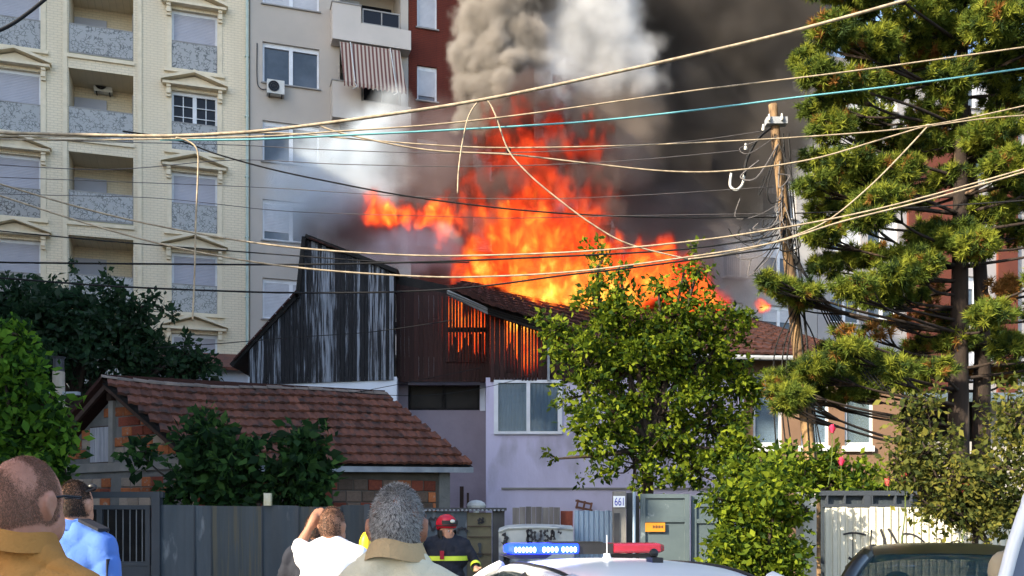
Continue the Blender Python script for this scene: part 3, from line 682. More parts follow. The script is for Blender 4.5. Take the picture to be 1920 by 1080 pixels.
# ------------------------------------------------------------------ small brick house in front
EL, ER, AL, AR = P(372, 868, 14.3), P(887, 873, 16.42), P(191, 710, 15.52), P(722, 739, 17.78)
sh = empty('brick_house', ((EL+ER)/2).to_2d().to_3d(), 'small brick outhouse with a rust red tiled roof behind the metal fence', 'house')
def shr(u, v):
    q = (EL*(1-u)+ER*u)*(1-v)+(AL*(1-u)+AR*u)*v
    return q-Vector((0, 0, .05*math.sin(u*math.pi)*v+.03*math.sin(u*7)*v))
p = MB(); p.grid(lambda u, v: shr(u, v)-Vector((0, 0, .02)), 16, 6); p.grid(lambda u, v: shr(u, 1-v)-Vector((0, 0, .07)), 16, 6); p.build('roof_deck', M['black'], sh)
lay_tiles(shr, 9, .168, M['tile'], sh, lambda x: True, lift=.035, jit=.014)
gd = (AL-EL).to_2d().normalized(); gd3 = Vector((gd.x, gd.y, 0)); dd = (ER-EL).to_2d().normalized(); dd3 = Vector((dd.x, dd.y, 0))
BL = AL+gd3*2.35-Vector((0, 0, 1.5)); BR = AR+gd3*2.35-Vector((0, 0, 1.5))
p = MB(); p.hexa([AL, AR, BR, BL], [q+Vector((0, 0, .07)) for q in (AL, AR, BR, BL)]); p.build('rear_roof', M['tiledark'], sh)
M['ridge'] = pm('mortared_ridge', (.20, .15, .12), (.12, .10, .09), 6, bump=.5, rnd=.3)
for i in range(20):                                   # ridge tiles bedded in mortar
    t = (i+.5)/20; a = shr(t-.028, 1)+Vector((0, 0, .0)); b = shr(t+.028, 1)
    p = MB(); ax = (b-a).normalized(); sd = ax.cross(Vector((0, 0, 1))).normalized(); vs = []
    h = rng.uniform(.05, .085)
    for q, sc1 in ((a, 1.0), (b, .86)):
        for k in range(7):
            th = math.pi*k/6; vs.append(q+sd*math.cos(th)*.125*sc1+Vector((0, 0, math.sin(th)*h*sc1+.0+rng.uniform(-.006, .006))))
    p.add(vs, [(k, k+1, 8+k, 7+k) for k in range(6)]+[tuple(range(7)), tuple(range(7, 14))]); p.build('ridge_tile', M['ridge'], sh)
def bar(mb, A, B, h, t, up=Vector((0, 0, 1))):
    d = (B-A).normalized(); n = d.cross(up).normalized()*t/2; u = up*h
    mb.hexa([A-n, A+n, A+n-u, A-n-u], [B-n, B+n, B+n-u, B-n-u]); return mb
p = MB(); bar(p, EL+Vector((0, 0, -.03))-dd3*.0, ER+Vector((0, 0, -.03)), .09, .03); p.build('fascia', M['greytimber'], sh)
M['timberdark'] = pm('dark_timber', (.07, .04, .03), (.04, .025, .02), 5, rough=.9)
for A, B in ((AL, EL), (AL, BL)):
    p = MB(); o_ = dd3*.06; bar(p, A+o_-Vector((0, 0, .08)), B+o_-Vector((0, 0, .08)), .09, .05); p.build('rafter', M['timberdark'], sh)
M['brick'] = pm('clay_block', (.40, .13, .045), (.30, .095, .04), 5, rough=.9, rnd=.35, bump=.4, bscale=30, c3=(.30, .24, .19), s3=2.6, lo3=.58, hi3=.68)
M['brickg'] = pm('cement_smeared_block', (.34, .27, .21), (.27, .22, .18), 5, rough=.9, rnd=.3, bump=.4, bscale=30)
M['brickr'] = pm('dark_red_block', (.22, .055, .03), (.15, .04, .025), 5, rough=.9, rnd=.35, bump=.4, bscale=30)
M['mortar'] = pm('cement_mortar', (.17, .165, .155), (.12, .12, .115), 3, bump=.5, bscale=20)
M['brickshade'] = pm('eave_shade_block', (.15, .10, .075), (.11, .075, .055), 5, rough=.9, rnd=.35, bump=.4, bscale=30)  # darker, browner block; shade under the eave put into the colour
M['mortarshade'] = pm('eave_shade_mortar', (.10, .085, .07), (.07, .06, .05), 3, bump=.5, bscale=20)  # darker mortar copy for the front wall, eave shade in its colour
bkm = {}
for nm in ('brick', 'brickg', 'brickr', 'brickshade'):
    b = MB(); e = .008; b.add([(-.5, 0, -.5), (.5, 0, -.5), (.5, 0, .5), (-.5, 0, .5), (-.47, -1, -.44), (.47, -1, -.44), (.47, -1, .44), (-.47, -1, .44)], [(4, 5, 6, 7), (0, 1, 5, 4), (1, 2, 6, 5), (2, 3, 7, 6), (3, 0, 4, 7)]); bkm[nm] = b.mesh('brick', M[nm])
# gable wall
GA = EL+dd3*.3+gd3*.22; GA.z = 0; gl = 4.2
def gtop(t):                                         # roof underside height above the gable wall at distance t from the front corner
    tt = t+.22; half = (AL-EL).to_2d().length
    return (EL.z+(AL.z-EL.z)*tt/half if tt < half else AL.z-(tt-half)*.64)-.13
gn = Vector((gd.y, -gd.x, 0));  gn = gn if gn.dot(-dd3) > 0 else -gn
half = (AL-EL).to_2d().length
p = MB(); pts = [GA, GA+gd3*gl]+[GA+gd3*t+Vector((0, 0, gtop(t))) for t in (gl, half-.22, 0)]; p.prism(pts, -gn*.2); p.build('wall', M['mortar'], sh)
def lay_bricks(A, d3, n3, L, z0, z1, top, bw, bh, pick, parent, skip=None):
    z = z0; r = 0
    while z < z1:
        x = -(bw/2 if r % 2 else 0)
        while x < L:
            w = bw*rng.uniform(.85, 1.1); a, b = max(0, x), min(L, x+w)
            if b-a > .06 and z+bh < top((a+b)/2)+.02 and z+bh < top(a)+.06 and z+bh < top(b)+.06 and not (skip and skip((a+b)/2, z+bh/2)):
                nm = pick((a+b)/2, z)
                if nm:
                    c = A+d3*((a+b)/2)+Vector((0, 0, z+bh/2))
                    q = Matrix((d3, -n3, Vector((0, 0, 1)))).transposed().to_4x4()
                    link('brick', bkm[nm], parent, M=Matrix.Translation(c) @ q @ Euler((0, rng.uniform(-.02, .02), 0)).to_matrix().to_4x4() @ Matrix.Diagonal((b-a-.014, rng.uniform(.008, .022), bh-.014, 1)))
            x += w
        z += bh; r += 1
def gp(px, py):                                      # pixel to gable-wall coordinates
    u = (px-CX)/FOC; t = (u*GA.y-GA.x)/(gd.x-u*gd.y); q = GA+gd3*t; return t, CAMZ+(HOR-py)*q.y/FOC
h0, h1 = gp(208, 868), gp(171, 801); pp0 = gp(213, 0)[0]; zband = gp(200, 885)[1], gp(200, 868)[1]
def pickb(t, z):
    n = math.sin(t*3.1+z*2.3)+math.sin(t*1.3-z*4.1+1)+rng.uniform(-.9, .9)
    if z < zband[0]: return rng.choice(['brickg', 'brickg', 'brick', 'brickr', None])
    return None if n > 1.7 else rng.choice(['brick', 'brick', 'brickg', 'brick', 'brickr'])
lay_bricks(GA, gd3, gn, gl, 1.55, 4.0, gtop, .27, .165, pickb, sh, lambda t, z: (h0[0]-.05 < t < h1[0]+.05 and h0[1]-.05 < z < h1[1]+.05) or abs(t-pp0) < .09 or zband[0]-.08 < z < zband[1]+.08)
def gbox(p, t0, t1, z0, z1, d0, d1): p.box((t0, d0, z0), (t1, d1, z1), lambda t, d, z: GA+gd3*t+gn*d+Vector((0, 0, z))); return p
M['oldboard'] = pm('grey_boards', (.42, .42, .44), (.28, .28, .31), 3, stretch=(5, 5, .7), rough=.9, rnd=.2)
hr = gbox(MB(), h0[0], h1[0], h0[1], h1[1], .003, .02).build('hatch', M['timberdark'], sh)
for k in range(4):
    w = (h1[0]-h0[0]-.04)/4; gbox(MB(), h0[0]+.02+k*w+.003, h0[0]+.02+(k+1)*w-.003, h0[1]+.02, h1[1]-.02, .021, .035+.004*(k % 2)).build('plank', M['oldboard'], hr)
gbox(MB(), 0, gl, zband[0], zband[1], .003, .04).build('concrete_band', M['concrete'], sh)
gbox(MB(), pp0-.055, pp0+.055, zband[1], gp(213, 752)[1], .003, .06).build('pilaster', M['concrete'], sh)
gbox(MB(), pp0-.06, pp0+.06, gp(213, 752)[1]+.002, gp(213, 738)[1], .003, .09).build('beam_end', M['timberdark'], sh)
# front wall under the eave
FA = EL+dd3*.3+gd3*.22; FA.z = 0; FLn = (ER-EL).to_2d().length-.55
fn_ = Vector((dd.y, -dd.x, 0)); fn_ = fn_ if fn_.y < 0 else -fn_
p = MB(); p.prism([FA, FA+dd3*FLn, FA+dd3*FLn+Vector((0, 0, 2.52)), FA+Vector((0, 0, 2.45))], -fn_*.2); p.build('wall', M['mortarshade'], sh)
lay_bricks(FA, dd3, fn_, FLn-.25, 1.4, 2.45, lambda t: 2.44, .25, .19, lambda t, z: rng.choice(['brick', 'brickr', 'brickr', 'brickshade', 'brickshade']), sh)
p = MB(); q = FA+dd3*FLn; p.prism([q, q+gd3*3.4, q+gd3*3.4+Vector((0, 0, 2.4)), q+gd3*1.9+Vector((0, 0, 3.75)), q+Vector((0, 0, 2.5))], -dd3*.2); p.build('wall', M['mortar'], sh)
p = MB(); q = FA+dd3*(FLn-.2)+fn_*.003; p.prism([q, q+dd3*.2, q+dd3*.2+Vector((0, 0, 2.5)), q+Vector((0, 0, 2.5))], fn_*.03); p.build('corner_pier', M['mortar'], sh)
# stove flue
c = P(110, 735, 17.5); fl = empty('stove_flue', (c.x, c.y, 0), 'beige flue pipe with a black metal cowl above the outhouse', 'flue')
p = MB(); p.tube([(c.x, c.y, 0), (c.x, c.y, P(0, 697, 17.5).z)], [.12, .105], 12); p.build('pipe', pm('beige_pipe', (.42, .36, .29), (.34, .28, .22), 5), fl)
p = MB(); p.tube([(c.x, c.y, P(0, 697, 17.5).z-.01), (c.x, c.y, P(0, 674, 17.5).z), (c.x, c.y, P(0, 669, 17.5).z)], [.10, .095, .125], 12); p.build('cowl', M['darkmetal'], fl)
p = MB(); z = P(0, 741, 17.5).z; p.box((c.x-.38, c.y-.05, z), (c.x+.38, c.y+.05, z+.06)); p.build('crossbar', M['greytimber'], fl)

# ------------------------------------------------------------------ fences and gates along the street
M['gategrey'] = pm('grey_gate_paint', (.045, .053, .065), (.035, .042, .052), 2, rough=.55, bump=.05)
M['sheet'] = pm('weathered_sheet_steel', (.052, .066, .080), (.036, .047, .058), 1.3, rough=.6, rnd=.35, bump=.1, bscale=8, c3=(.12, .135, .15), s3=3.2, lo3=.62, hi3=.72, stretch=(2.2, 2.2, .6))
M['sheetrust'] = pm('streaked_sheet_steel', (.055, .066, .074), (.038, .048, .053), 1.6, rough=.65, rnd=.2, bump=.1, bscale=8, c3=(.075, .072, .055), s3=2.6, lo3=.50, hi3=.62, stretch=(7, 7, .35))
M['sheetolive'] = pm('olive_board', (.14, .125, .075), (.10, .09, .06), 2, rough=.8, rnd=.1, bump=.2)
M['bluesheet'] = pm('blue_grey_sheet', (.27, .36, .46), (.22, .30, .39), 1.5, rough=.5)
M['greenpaint'] = pm('grey_green_paint', (.085, .115, .125), (.065, .09, .10), 2, rough=.55, bump=.08, c3=(.2, .24, .26), s3=6, lo3=.66, hi3=.74)
M['oldplank'] = pm('old_grey_plank', (.16, .15, .14), (.10, .09, .085), 4, rough=.9, rnd=.3, stretch=(5, 5, .5))
M['whitesheet'] = pm('cream_white_sheet', (.70, .68, .56), (.60, .58, .48), 2, rough=.5, rnd=.06, c3=(.42, .38, .30), s3=3, lo3=.66, hi3=.8)
M['paintblack'] = pm('black_spray_paint', (.02, .02, .025), (.03, .03, .035), 8, rough=.7)
def pbox(mb, px0, px1, py0, py1, Y, th, mi=0):
    a, b = P(px0, py1, Y), P(px1, py0, Y); mb.box((a.x, Y, max(0, a.z)), (b.x, Y+th, b.z), None, mi); return mb
G0 = 2000
def fullz(py, Y): return P(0, py, Y).z
# barred gate
Y = 12.4; g = empty('metal_gate', (P(205, 0, Y).x, Y, 0), 'dark grey steel gate with vertical bars behind the police officer', 'gate')
p = MB(); pbox(p, 284, 299, 922, G0, Y-.06, .12); p.build('post', M['gategrey'], g)
p = MB(); pbox(p, 100, 305, 922, 933, Y-.03, .08); p.build('top_rail', M['gategrey'], g)
p = MB(); pbox(p, 110, 281, 947, 955, Y, .05); pbox(p, 110, 281, 1053, 1061, Y, .05); pbox(p, 272, 281, 955.2, 1053, Y, .05); pbox(p, 181, 191, 955.2, 1053, Y, .05); pbox(p, 110, 118, 955.2, 1053, Y, .05); p.build('frame', M['gategrey'], g)
p = MB(); pbox(p, 110, 281, 1061.3, G0, Y+.01, .03); p.build('kick_panel', M['gategrey'], g)
M['barsteel'] = pm('bar_steel', (.20, .21, .22), (.14, .145, .15), 6, rough=.6)
for x in (128, 145, 162, 172, 203, 218, 231, 244, 256, 267):
    p = MB(); a = P(x, 0, Y+.03).x; p.tube([(a, Y+.025, fullz(1053, Y)), (a, Y+.025, fullz(955.4, Y))], .007, 6); p.build('bar', M['barsteel'], g)
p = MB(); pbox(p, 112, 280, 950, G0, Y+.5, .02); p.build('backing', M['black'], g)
# sheet steel fence
f = empty('sheet_fence', (P(480, 0, 12.4).x, 12.4, 0), 'grey sheet steel fence in front of the brick outhouse', 'fence')
xs = [300, 365, 397, 492, 560, 640, 689]
for i, (a, b) in enumerate(zip(xs, xs[1:])):
    p = MB(); Yp = 12.4+.012*(i % 2); t = 947+rng.uniform(-1.5, 3); A, B = P(a, t, Yp), P(b-.6, t+rng.uniform(0, 2), Yp)
    p.grid(lambda u, v: (A.x+(B.x-A.x)*u, Yp+.008*math.sin(u*9+i)*math.sin(v*5)+.004*math.sin(u*31), v*(A.z+(B.z-A.z)*u)), 14, 10)
    p.build('panel', M['sheetrust'] if i in (2, 4) else M['sheet'], f, True)
    p = MB(); pbox(p, b-2.2, b-.2, 949, G0, 12.385, .012); p.build('seam_strip', M['gategrey'], f)
p = MB(); pbox(p, 299.5, 690, 955, 960, 12.46, .05); p.build('rail', M['gategrey'], f)
p = MB(); pbox(p, 683, 692, 945, G0, 12.33, .06); p.build('post', M['gategrey'], f)
# small can on the fence top and paper scrap
p = MB(); a = P(503, 948, 12.42); p.box((a.x-.045, 12.36, a.z), (a.x+.045, 12.44, a.z+.16)); tag(p.build('juice_carton', pm('pale_carton', (.55, .53, .42), (.45, .40, .22), 9)), 'small pale carton standing on top of the steel fence', 'carton')
# graffiti boards further back
Yb = 14.0
f2 = empty('board_fence', (P(820, 0, Yb).x, Yb, 0), 'olive and grey board fence with a sprayed heart behind the firefighter', 'fence')
for a, b, t, mt in ((690, 742, 958, 'sheet'), (743, 798, 960, 'sheet'), (799, 875, 959, 'sheet'), (876, 922, 961, 'sheetolive')):
    p = MB(); pbox(p, a, b, t, G0, Yb+rng.uniform(0, .02), .03); p.build('panel', M[mt], f2)
p = MB(); pbox(p, 923, 946, 957, G0, Yb+.04, .05); p.build('post', M['darkmetal'], f2)
p = MB(); pbox(p, 690, 950, 952, 957, Yb-.05, .25); p.build('coping', M['darkmetal'], f2)
for k in range(34):
    a = P(692+k*7.6, 957, Yb-.05); p = MB(); p.ell((a.x, Yb-.06, a.z+.0), (.02, .02, .014), 6, 4); p.build('bolt', M['greytimber'], f2)
for y in (986, 1006, 1038):
    p = MB(); pbox(p, 877, 921, y, y+1.6, Yb-.018, .012); p.build('batten', M['timberdark'], f2)
def stroke(name, pts, Y, w, mat, parent, n=6):
    q = spline([P(a, b, Y) for a, b in pts], n); m_ = MB(); vs = []
    for i, c in enumerate(q):
        t = (q[min(i+1, len(q)-1)]-q[max(i-1, 0)]).normalized(); nn = Vector((-t.z, 0, t.x))*w/2*(.8+.4*math.sin(i*1.7))
        vs += [c-nn, c+nn]
    m_.add(vs, [(2*i, 2*i+1, 2*i+3, 2*i+2) for i in range(len(q)-1)]); return m_.build(name, mat, parent)
stroke('graffiti', [(812, 996), (805, 978), (808, 971), (812, 975), (817, 971), (820, 978), (812, 996)], Yb-.012, .035, M['paintblack'], f2)
stroke('graffiti', [(857, 1000), (862, 991), (872, 992), (876, 998)], Yb-.012, .045, M['paintblack'], f2)
for q in ([(895, 976), (907, 974)], [(897, 980), (908, 978)], [(900, 971), (897, 983)], [(906, 970), (903, 982)]): stroke('graffiti', q, Yb-.012, .03, M['paintblack'], f2)
stroke('graffiti', [(899, 1018), (900, 1045)], Yb-.012, .05, M['sheet'], f2)
# junk in the gap by the lilac wall: washbasin and timber
p = MB(); a = P(893, 948, 17); p.tube([(a.x, 17, 0), (a.x, 17, a.z)], .05, 8); p.ell((a.x, 17, a.z), (.17, .14, .10), 12, 6)
tag(p.build('washbasin', M['acwhite']), 'old white washbasin in the dark gap beside the lilac wall', 'washbasin')
for i, x in enumerate((862, 875)):
    p = MB(); pbox(p, x, x+(7 if i == 0 else 4), 912+i*12, G0, 18.2, .1); tag(p.build('timber_post', M['timberdark']), ['wide dark timber post beside the outhouse corner', 'narrow dark timber post beside the outhouse corner'][i], 'post')
# wooden plank fence piece
wf_ = empty('plank_fence', (P(1005, 0, 13.6).x, 13.6, 0), 'weathered grey plank fence section above the graffiti covered bin', 'fence')
x = 961.
while x < 1048:
    w = rng.uniform(8, 15); p = MB(); pbox(p, x, min(x+w-.6, 1050), 950+rng.uniform(-1, 2), G0, 13.6+rng.uniform(0, .02), .025); p.build('plank', M['oldplank'], wf_); x += w
p = MB(); pbox(p, 1052, 1074, 958, G0, 13.7, .15); tag(p.build('brick_stub_wall', M['brickr']), 'short reddish stub of wall beside the plank fence', 'wall')
# broken pallet piece against the wall
pr = empty('pallet_frame', P(1097, 950, HY-.2), 'small broken brown wooden frame hung on the lilac wall', 'frame')
A_ = P(1095, 942, HY-.2)
def rotbox(mb, c, L, h, t, ang):
    d = Vector((math.cos(ang), 0, math.sin(ang))); n = Vector((-d.z, 0, d.x)); q = [c-d*L/2-n*h/2, c+d*L/2-n*h/2, c+d*L/2+n*h/2, c-d*L/2+n*h/2]; mb.prism(q, (0, t, 0)); return mb
M['redwood'] = pm('reddish_wood', (.22, .10, .07), (.15, .07, .05), 5, rough=.9)
for dz in (.0, -.13): rotbox(MB(), A_+Vector((.0, 0, dz)), .36, .045, .03, -.22).build('slat', M['redwood'], pr)
for dx in (-.14, .0, .14): rotbox(MB(), A_+Vector((dx, -.032, -.065-dx*.22)), .19, .04, .03, 1.35).build('slat', M['redwood'], pr)
# graffiti bin
M['binwhite'] = pm('dirty_white_paint', (.42, .44, .43), (.30, .33, .33), 2.4, rough=.6, bump=.1, c3=(.09, .11, .15), s3=2.2, lo3=.56, hi3=.66)
Yc = 12.4; bn = empty('waste_container', (P(1005, 0, Yc).x, Yc, 0), 'dirty white waste container sprayed with black letters behind the police car', 'container')
def bint(u): return 992-3*math.sin(u*math.pi)+ (5*(1-u/.12) if u < .12 else 0)
p = MB(); p.grid(lambda u, v: (P(935+140*u, 0, Yc).x, Yc-.06*math.sin(u*math.pi), v*P(0, bint(u), Yc).z), 24, 4)
p.grid(lambda u, v: (P(935+140*u, 0, Yc).x, Yc-.06*math.sin(u*math.pi)+v*.8, P(0, bint(u), Yc).z+.05*math.sin(v*3.1)), 24, 3); a, b = P(935, 997, Yc), P(1075, 992, Yc)
p.quad((a.x, Yc, 0), (a.x, Yc+.8, 0), (a.x, Yc+.8, a.z), (a.x, Yc, a.z)); p.quad((b.x, Yc, 0), (b.x, Yc, b.z), (b.x, Yc+.8, b.z), (b.x, Yc+.8, 0)); p.build('bin_body', M['binwhite'], bn)
p = MB(); p.tube([(P(935+140*u, 0, Yc).x, Yc-.06*math.sin(u*math.pi)-.01, P(0, bint(u), Yc).z) for u in np.linspace(0, 1, 25)], .018, 6); p.build('rim', M['binwhite'], bn)
Yg = Yc-.085
for q in ([(989, 993), (989, 1016)], [(989, 994), (997, 996), (996, 1003), (989, 1005), (998, 1008), (997, 1015), (988, 1016)],
          [(1003, 996), (1003, 1010), (1008, 1014), (1014, 1008), (1014, 994)], [(1028, 995), (1021, 997), (1022, 1003), (1028, 1007), (1026, 1013), (1019, 1013)],
          [(1032, 1013), (1036, 994), (1040, 1012)], [(1033, 1006), (1040, 1005)], [(1046, 997), (1053, 1000)]):
    stroke('graffiti', q, Yg, .035, M['paintblack'], bn)
for q in ([(945, 1060), (948, 1040), (952, 1058), (956, 1030)], [(944, 1000), (950, 1012), (942, 1020)]): stroke('graffiti', q, Yg+.035, .06, M['paintblack'], bn)
# blue corrugated sheet
bs_ = empty('corrugated_sheet', (P(1113, 0, 12.9).x, 12.9, 0), 'pale blue corrugated steel sheet between the bin and house number pillar', 'fence')
for k in range(8):
    a, b = 1077+k*9.5, 1077+(k+1)*9.5; A, B = P(a, 957, 12.9), P(b-.3, 957, 12.9); m_ = (A.x+B.x)/2; p = MB()
    vs = []
    for z in (0, A.z-.01*(k % 2)): vs += [(A.x, 12.9, z), (A.x+.012, 12.88, z), (B.x-.018, 12.88, z), (B.x, 12.9, z)]
    p.add(vs, [(0, 1, 5, 4), (1, 2, 6, 5), (2, 3, 7, 6)]); p.build('panel', M['bluesheet'], bs_)
# gate pillar with plate
gp_ = empty('gate_pillar', (P(1163, 0, 12.6).x, 12.6, 0), 'weathered concrete gate pillar carrying the blue house number plate', 'pillar')
p = MB(); pbox(p, 1151, 1174, 921, G0, 12.6, .2); p.build('shaft', M['concrete'], gp_)
p = MB(); pbox(p, 1151.5, 1162, 962, G0, 12.585, .012); p.build('patch', M['darkmetal'], gp_)
np_ = empty('house_number_plate', P(1161, 940, 12.58), 'white house number plate with tall blue digits 661', 'sign')
p = MB(); pbox(p, 1150, 1172, 930, 951, 12.575, .012); p.build('plate', pm('white_enamel', (.85, .87, .9), (.8, .82, .86), 5, rough=.3), np_)
M['bluepaint'] = pm('blue_enamel', (.02, .04, .42), (.02, .03, .36), 5, rough=.4)
def text(name, body, centre, w, h, mat, parent, rotz=0):
    cu = bpy.data.curves.new('txt', 'FONT'); cu.body = body; cu.align_x = 'CENTER'; cu.align_y = 'CENTER'; to = bpy.data.objects.new('txt', cu); col.objects.link(to)
    dg = bpy.context.evaluated_depsgraph_get(); me = bpy.data.meshes.new_from_object(to.evaluated_get(dg)); col.objects.unlink(to); bpy.data.objects.remove(to)
    co = np.array([v.co for v in me.vertices]); lo, hi = co.min(0), co.max(0); c = (lo+hi)/2; s = (w/(hi[0]-lo[0]), h/(hi[1]-lo[1]))
    for v in me.vertices: x, y = (v.co.x-c[0])*s[0], (v.co.y-c[1])*s[1]; v.co = Vector((centre[0]+x*math.cos(rotz), centre[1]+x*math.sin(rotz), centre[2]+y))
    me.materials.clear(); me.materials.append(mat); me.name = name
    return link(name, me, parent)
text('number', '661', P(1161, 940.5, 12.57), .118, .105, M['bluepaint'], np_)
p = MB(); pbox(p, 1176, 1186, 924, G0, 12.75, .1); pbox(p, 1193, 1199, 930, G0, 12.75, .1); tag(p.build('steel_posts', M['darkmetal']), 'dark steel door jamb between the pillar and the grey gate', 'post')
p = MB(); a = P(1189, 0, 12.55); p.tube([(a.x, 12.55, 0), (a.x, 12.55, fullz(922, 12.55))], .02, 8); tag(p.build('steel_pipe', M['bluesheet']), 'thin pale pipe standing beside the grey green gate', 'pipe')
# grey green double gate
gg = empty('metal_gate', (P(1270, 0, 12.6).x, 12.6, 0), 'grey green panelled steel double gate with an orange sign', 'gate')
def leafgate(a, b, top, bars, Y):
    p = MB(); pbox(p, a, a+9, top, G0, Y-.03, .05); pbox(p, b-9, b, top, G0, Y-.03, .05)
    for y0, y1 in bars: pbox(p, a+9.2, b-9.2, y0, y1, Y-.028, .045)
    fr = p.build('gate_leaf', M['greenpaint'], gg)
    p = MB(); pbox(p, a+9, b-9, top+2, G0, Y+.0, .015)
    p.build('panel', M['greenpaint'], fr)
leafgate(1201, 1293, 926, ((926, 934), (968, 979), (1052, 1060)), 12.6)
leafgate(1297, 1356, 929, ((929, 950), (973, 981), (1052, 1060)), 12.66)
os_ = empty('warning_sign', P(1229, 990, 12.56), 'small orange sign with dark lettering on the grey green gate', 'sign')
p = MB(); pbox(p, 1210, 1247, 980, 997, 12.555, .01); p.build('plate', pm('orange_plastic', (.55, .22, .02), (.48, .18, .02), 5, rough=.4), os_)
for k in range(7):
    p = MB(); x = 1224+k*2.9; h = (3.4, 2.6, 3.6, 3.0, 3.4, 2.4, 3.2)[k]; pbox(p, x, x+1.9, 988.5-h, 988.5+h*.6, 12.553, .001); p.build('lettering', M['timberdark'], os_)
# right: concrete post, grey gate, cream corrugated fence
cp = MB(); a, b = P(1507, 922, 11.0), P(1531, 926, 11.0); cp.hexa([(a.x, 11, 0), (b.x, 11, 0), (b.x, 11.3, 0), (a.x, 11.3, 0)], [(a.x, 11, a.z), (b.x, 11, b.z), (b.x, 11.3, b.z), (a.x, 11.3, a.z)])
p = pm('white_concrete', (.62, .58, .50), (.50, .47, .42), 3, bump=.4); tag(cp.build('concrete_post', p), 'pale concrete gatepost with a chipped top beside the green shrub', 'post')
gr = empty('metal_gate', (P(1620, 0, 11.9).x, 11.9, 0), 'blue grey steel gate top showing above the cream corrugated fence', 'gate')
p = MB(); pbox(p, 1532, 1720, 920, 929, 11.9, .06); pbox(p, 1545, 1720, 945, 951, 11.9, .06)
for x in (1550, 1583, 1620, 1634, 1678, 1708): pbox(p, x, x+(13 if x == 1620 else 3), 929.2, 944.8, 11.9, .06)
p.build('frame', M['gategrey'], gr); p = MB(); pbox(p, 1540, 1720, 922, G0, 11.97, .02); p.build('panel', M['sheet'], gr)
wfence = empty('corrugated_fence', (P(1690, 0, 10.9).x, 10.9, 0), 'cream white corrugated steel fence with scrawled graffiti behind the dark car', 'fence')
x = 1546.; k = 0
WA = P(1546, 951, 11.1); WD = Vector((math.cos(-.10), math.sin(-.10)))
def wfp(px, py=0, d=0):                                  # point on the turned cream fence
    u = (px-CX)/FOC; t = (u*WA.y-WA.x)/(WD.x-u*WD.y); q = Vector((WA.x+WD.x*t, WA.y+WD.y*t)); return Vector((q.x+WD.y*d, q.y-WD.x*d, CAMZ+(HOR-py)*q.y/FOC))
while x < 1905:
    w = 14.2; A, B = wfp(x), wfp(x+w); t = wfp(x, 951+ (12 if x > 1720 else 0)+rng.uniform(-1, 1.5)).z; n = Vector((WD.y, -WD.x, 0)); vs = []
    for z in (0, t):
        for u, d in ((0, 0), (.10, .022), (.62, .022), (.74, 0), (1, 0)): q = A.lerp(B, u); vs.append((q.x+n.x*d, q.y+n.y*d, z))
    p = MB(); p.add(vs, [(i, i+1, 6+i, 5+i) for i in range(4)]); p.build('panel', M['whitesheet'], wfence); x += w; k += 1
def wstroke(pts, w):
    q = spline([wfp(a, b, .026) for a, b in pts], 6); m_ = MB(); vs = []
    for i, c in enumerate(q):
        t = (q[min(i+1, len(q)-1)]-q[max(i-1, 0)]).normalized(); nn = Vector((-t.z*WD.x, -t.z*WD.y, t.x))*w/2; vs += [c-nn, c+nn]
    m_.add(vs, [(2*i, 2*i+1, 2*i+3, 2*i+2) for i in range(len(q)-1)]); m_.build('graffiti', M['paintblack'], wfence)
for q, w in (([(1580, 1002), (1600, 999), (1623, 1003)], .022), ([(1598, 1000), (1598, 1052)], .012), ([(1633, 993), (1629, 1045)], .014), ([(1650, 992), (1657, 1012), (1662, 1032)], .028), ([(1664, 991), (1675, 1008), (1684, 1026)], .026),
             ([(1690, 1020), (1692, 1002), (1712, 1003), (1730, 1015), (1738, 1028)], .022), ([(1755, 1012), (1762, 1010), (1764, 1022)], .016), ([(1780, 1018), (1795, 1014), (1806, 1024)], .016), ([(1590, 1045), (1606, 1056)], .03)): wstroke(q, w)
# lean-to on the far right
lt = empty('terrace_house', (P(1800, 0, 21).x, 21, 0), 'pale outbuilding with a blue grey canopy and dark opening behind the roses', 'house')
p = MB(); pbox(p, 1845, 2100, 750, G0, 21, .2); pbox(p, 1694, 1850, 828, 852, 20.6, .1); p.build('wall', M['palewall'], lt)
p = MB(); a, b = P(1690, 752, 20), P(2100, 756, 20); p.prism([a, b, b+Vector((0, 3, .55)), a+Vector((0, 3, .55))], (0, 0, .06)); p.build('canopy', M['greenpaint'], lt)
p = MB(); pbox(p, 1692, 1846, 752, G0, 21.6, .1); p.build('opening', M['black'], lt)  # black sheet standing in for the shade inside the opening
p = MB(); pbox(p, 1695, 1704, 818, 842, 20.5, .2); p.build('crate', pm('ochre_plastic', (.40, .24, .05), (.3, .18, .04), 5), lt)
p = MB(); p.grid(lambda u, v: (P(1758+36*u, 0, 20.3).x, 20.3+.04*math.sin(u*18), P(0, 895-38*v, 20.3).z), 20, 2); tag(p.build('striped_cloth', stripemat('striped_cloth', (.10, .04, .08), (.45, .40, .45), 90)), 'dark and white striped cloth hanging behind the rose shrub', 'cloth')

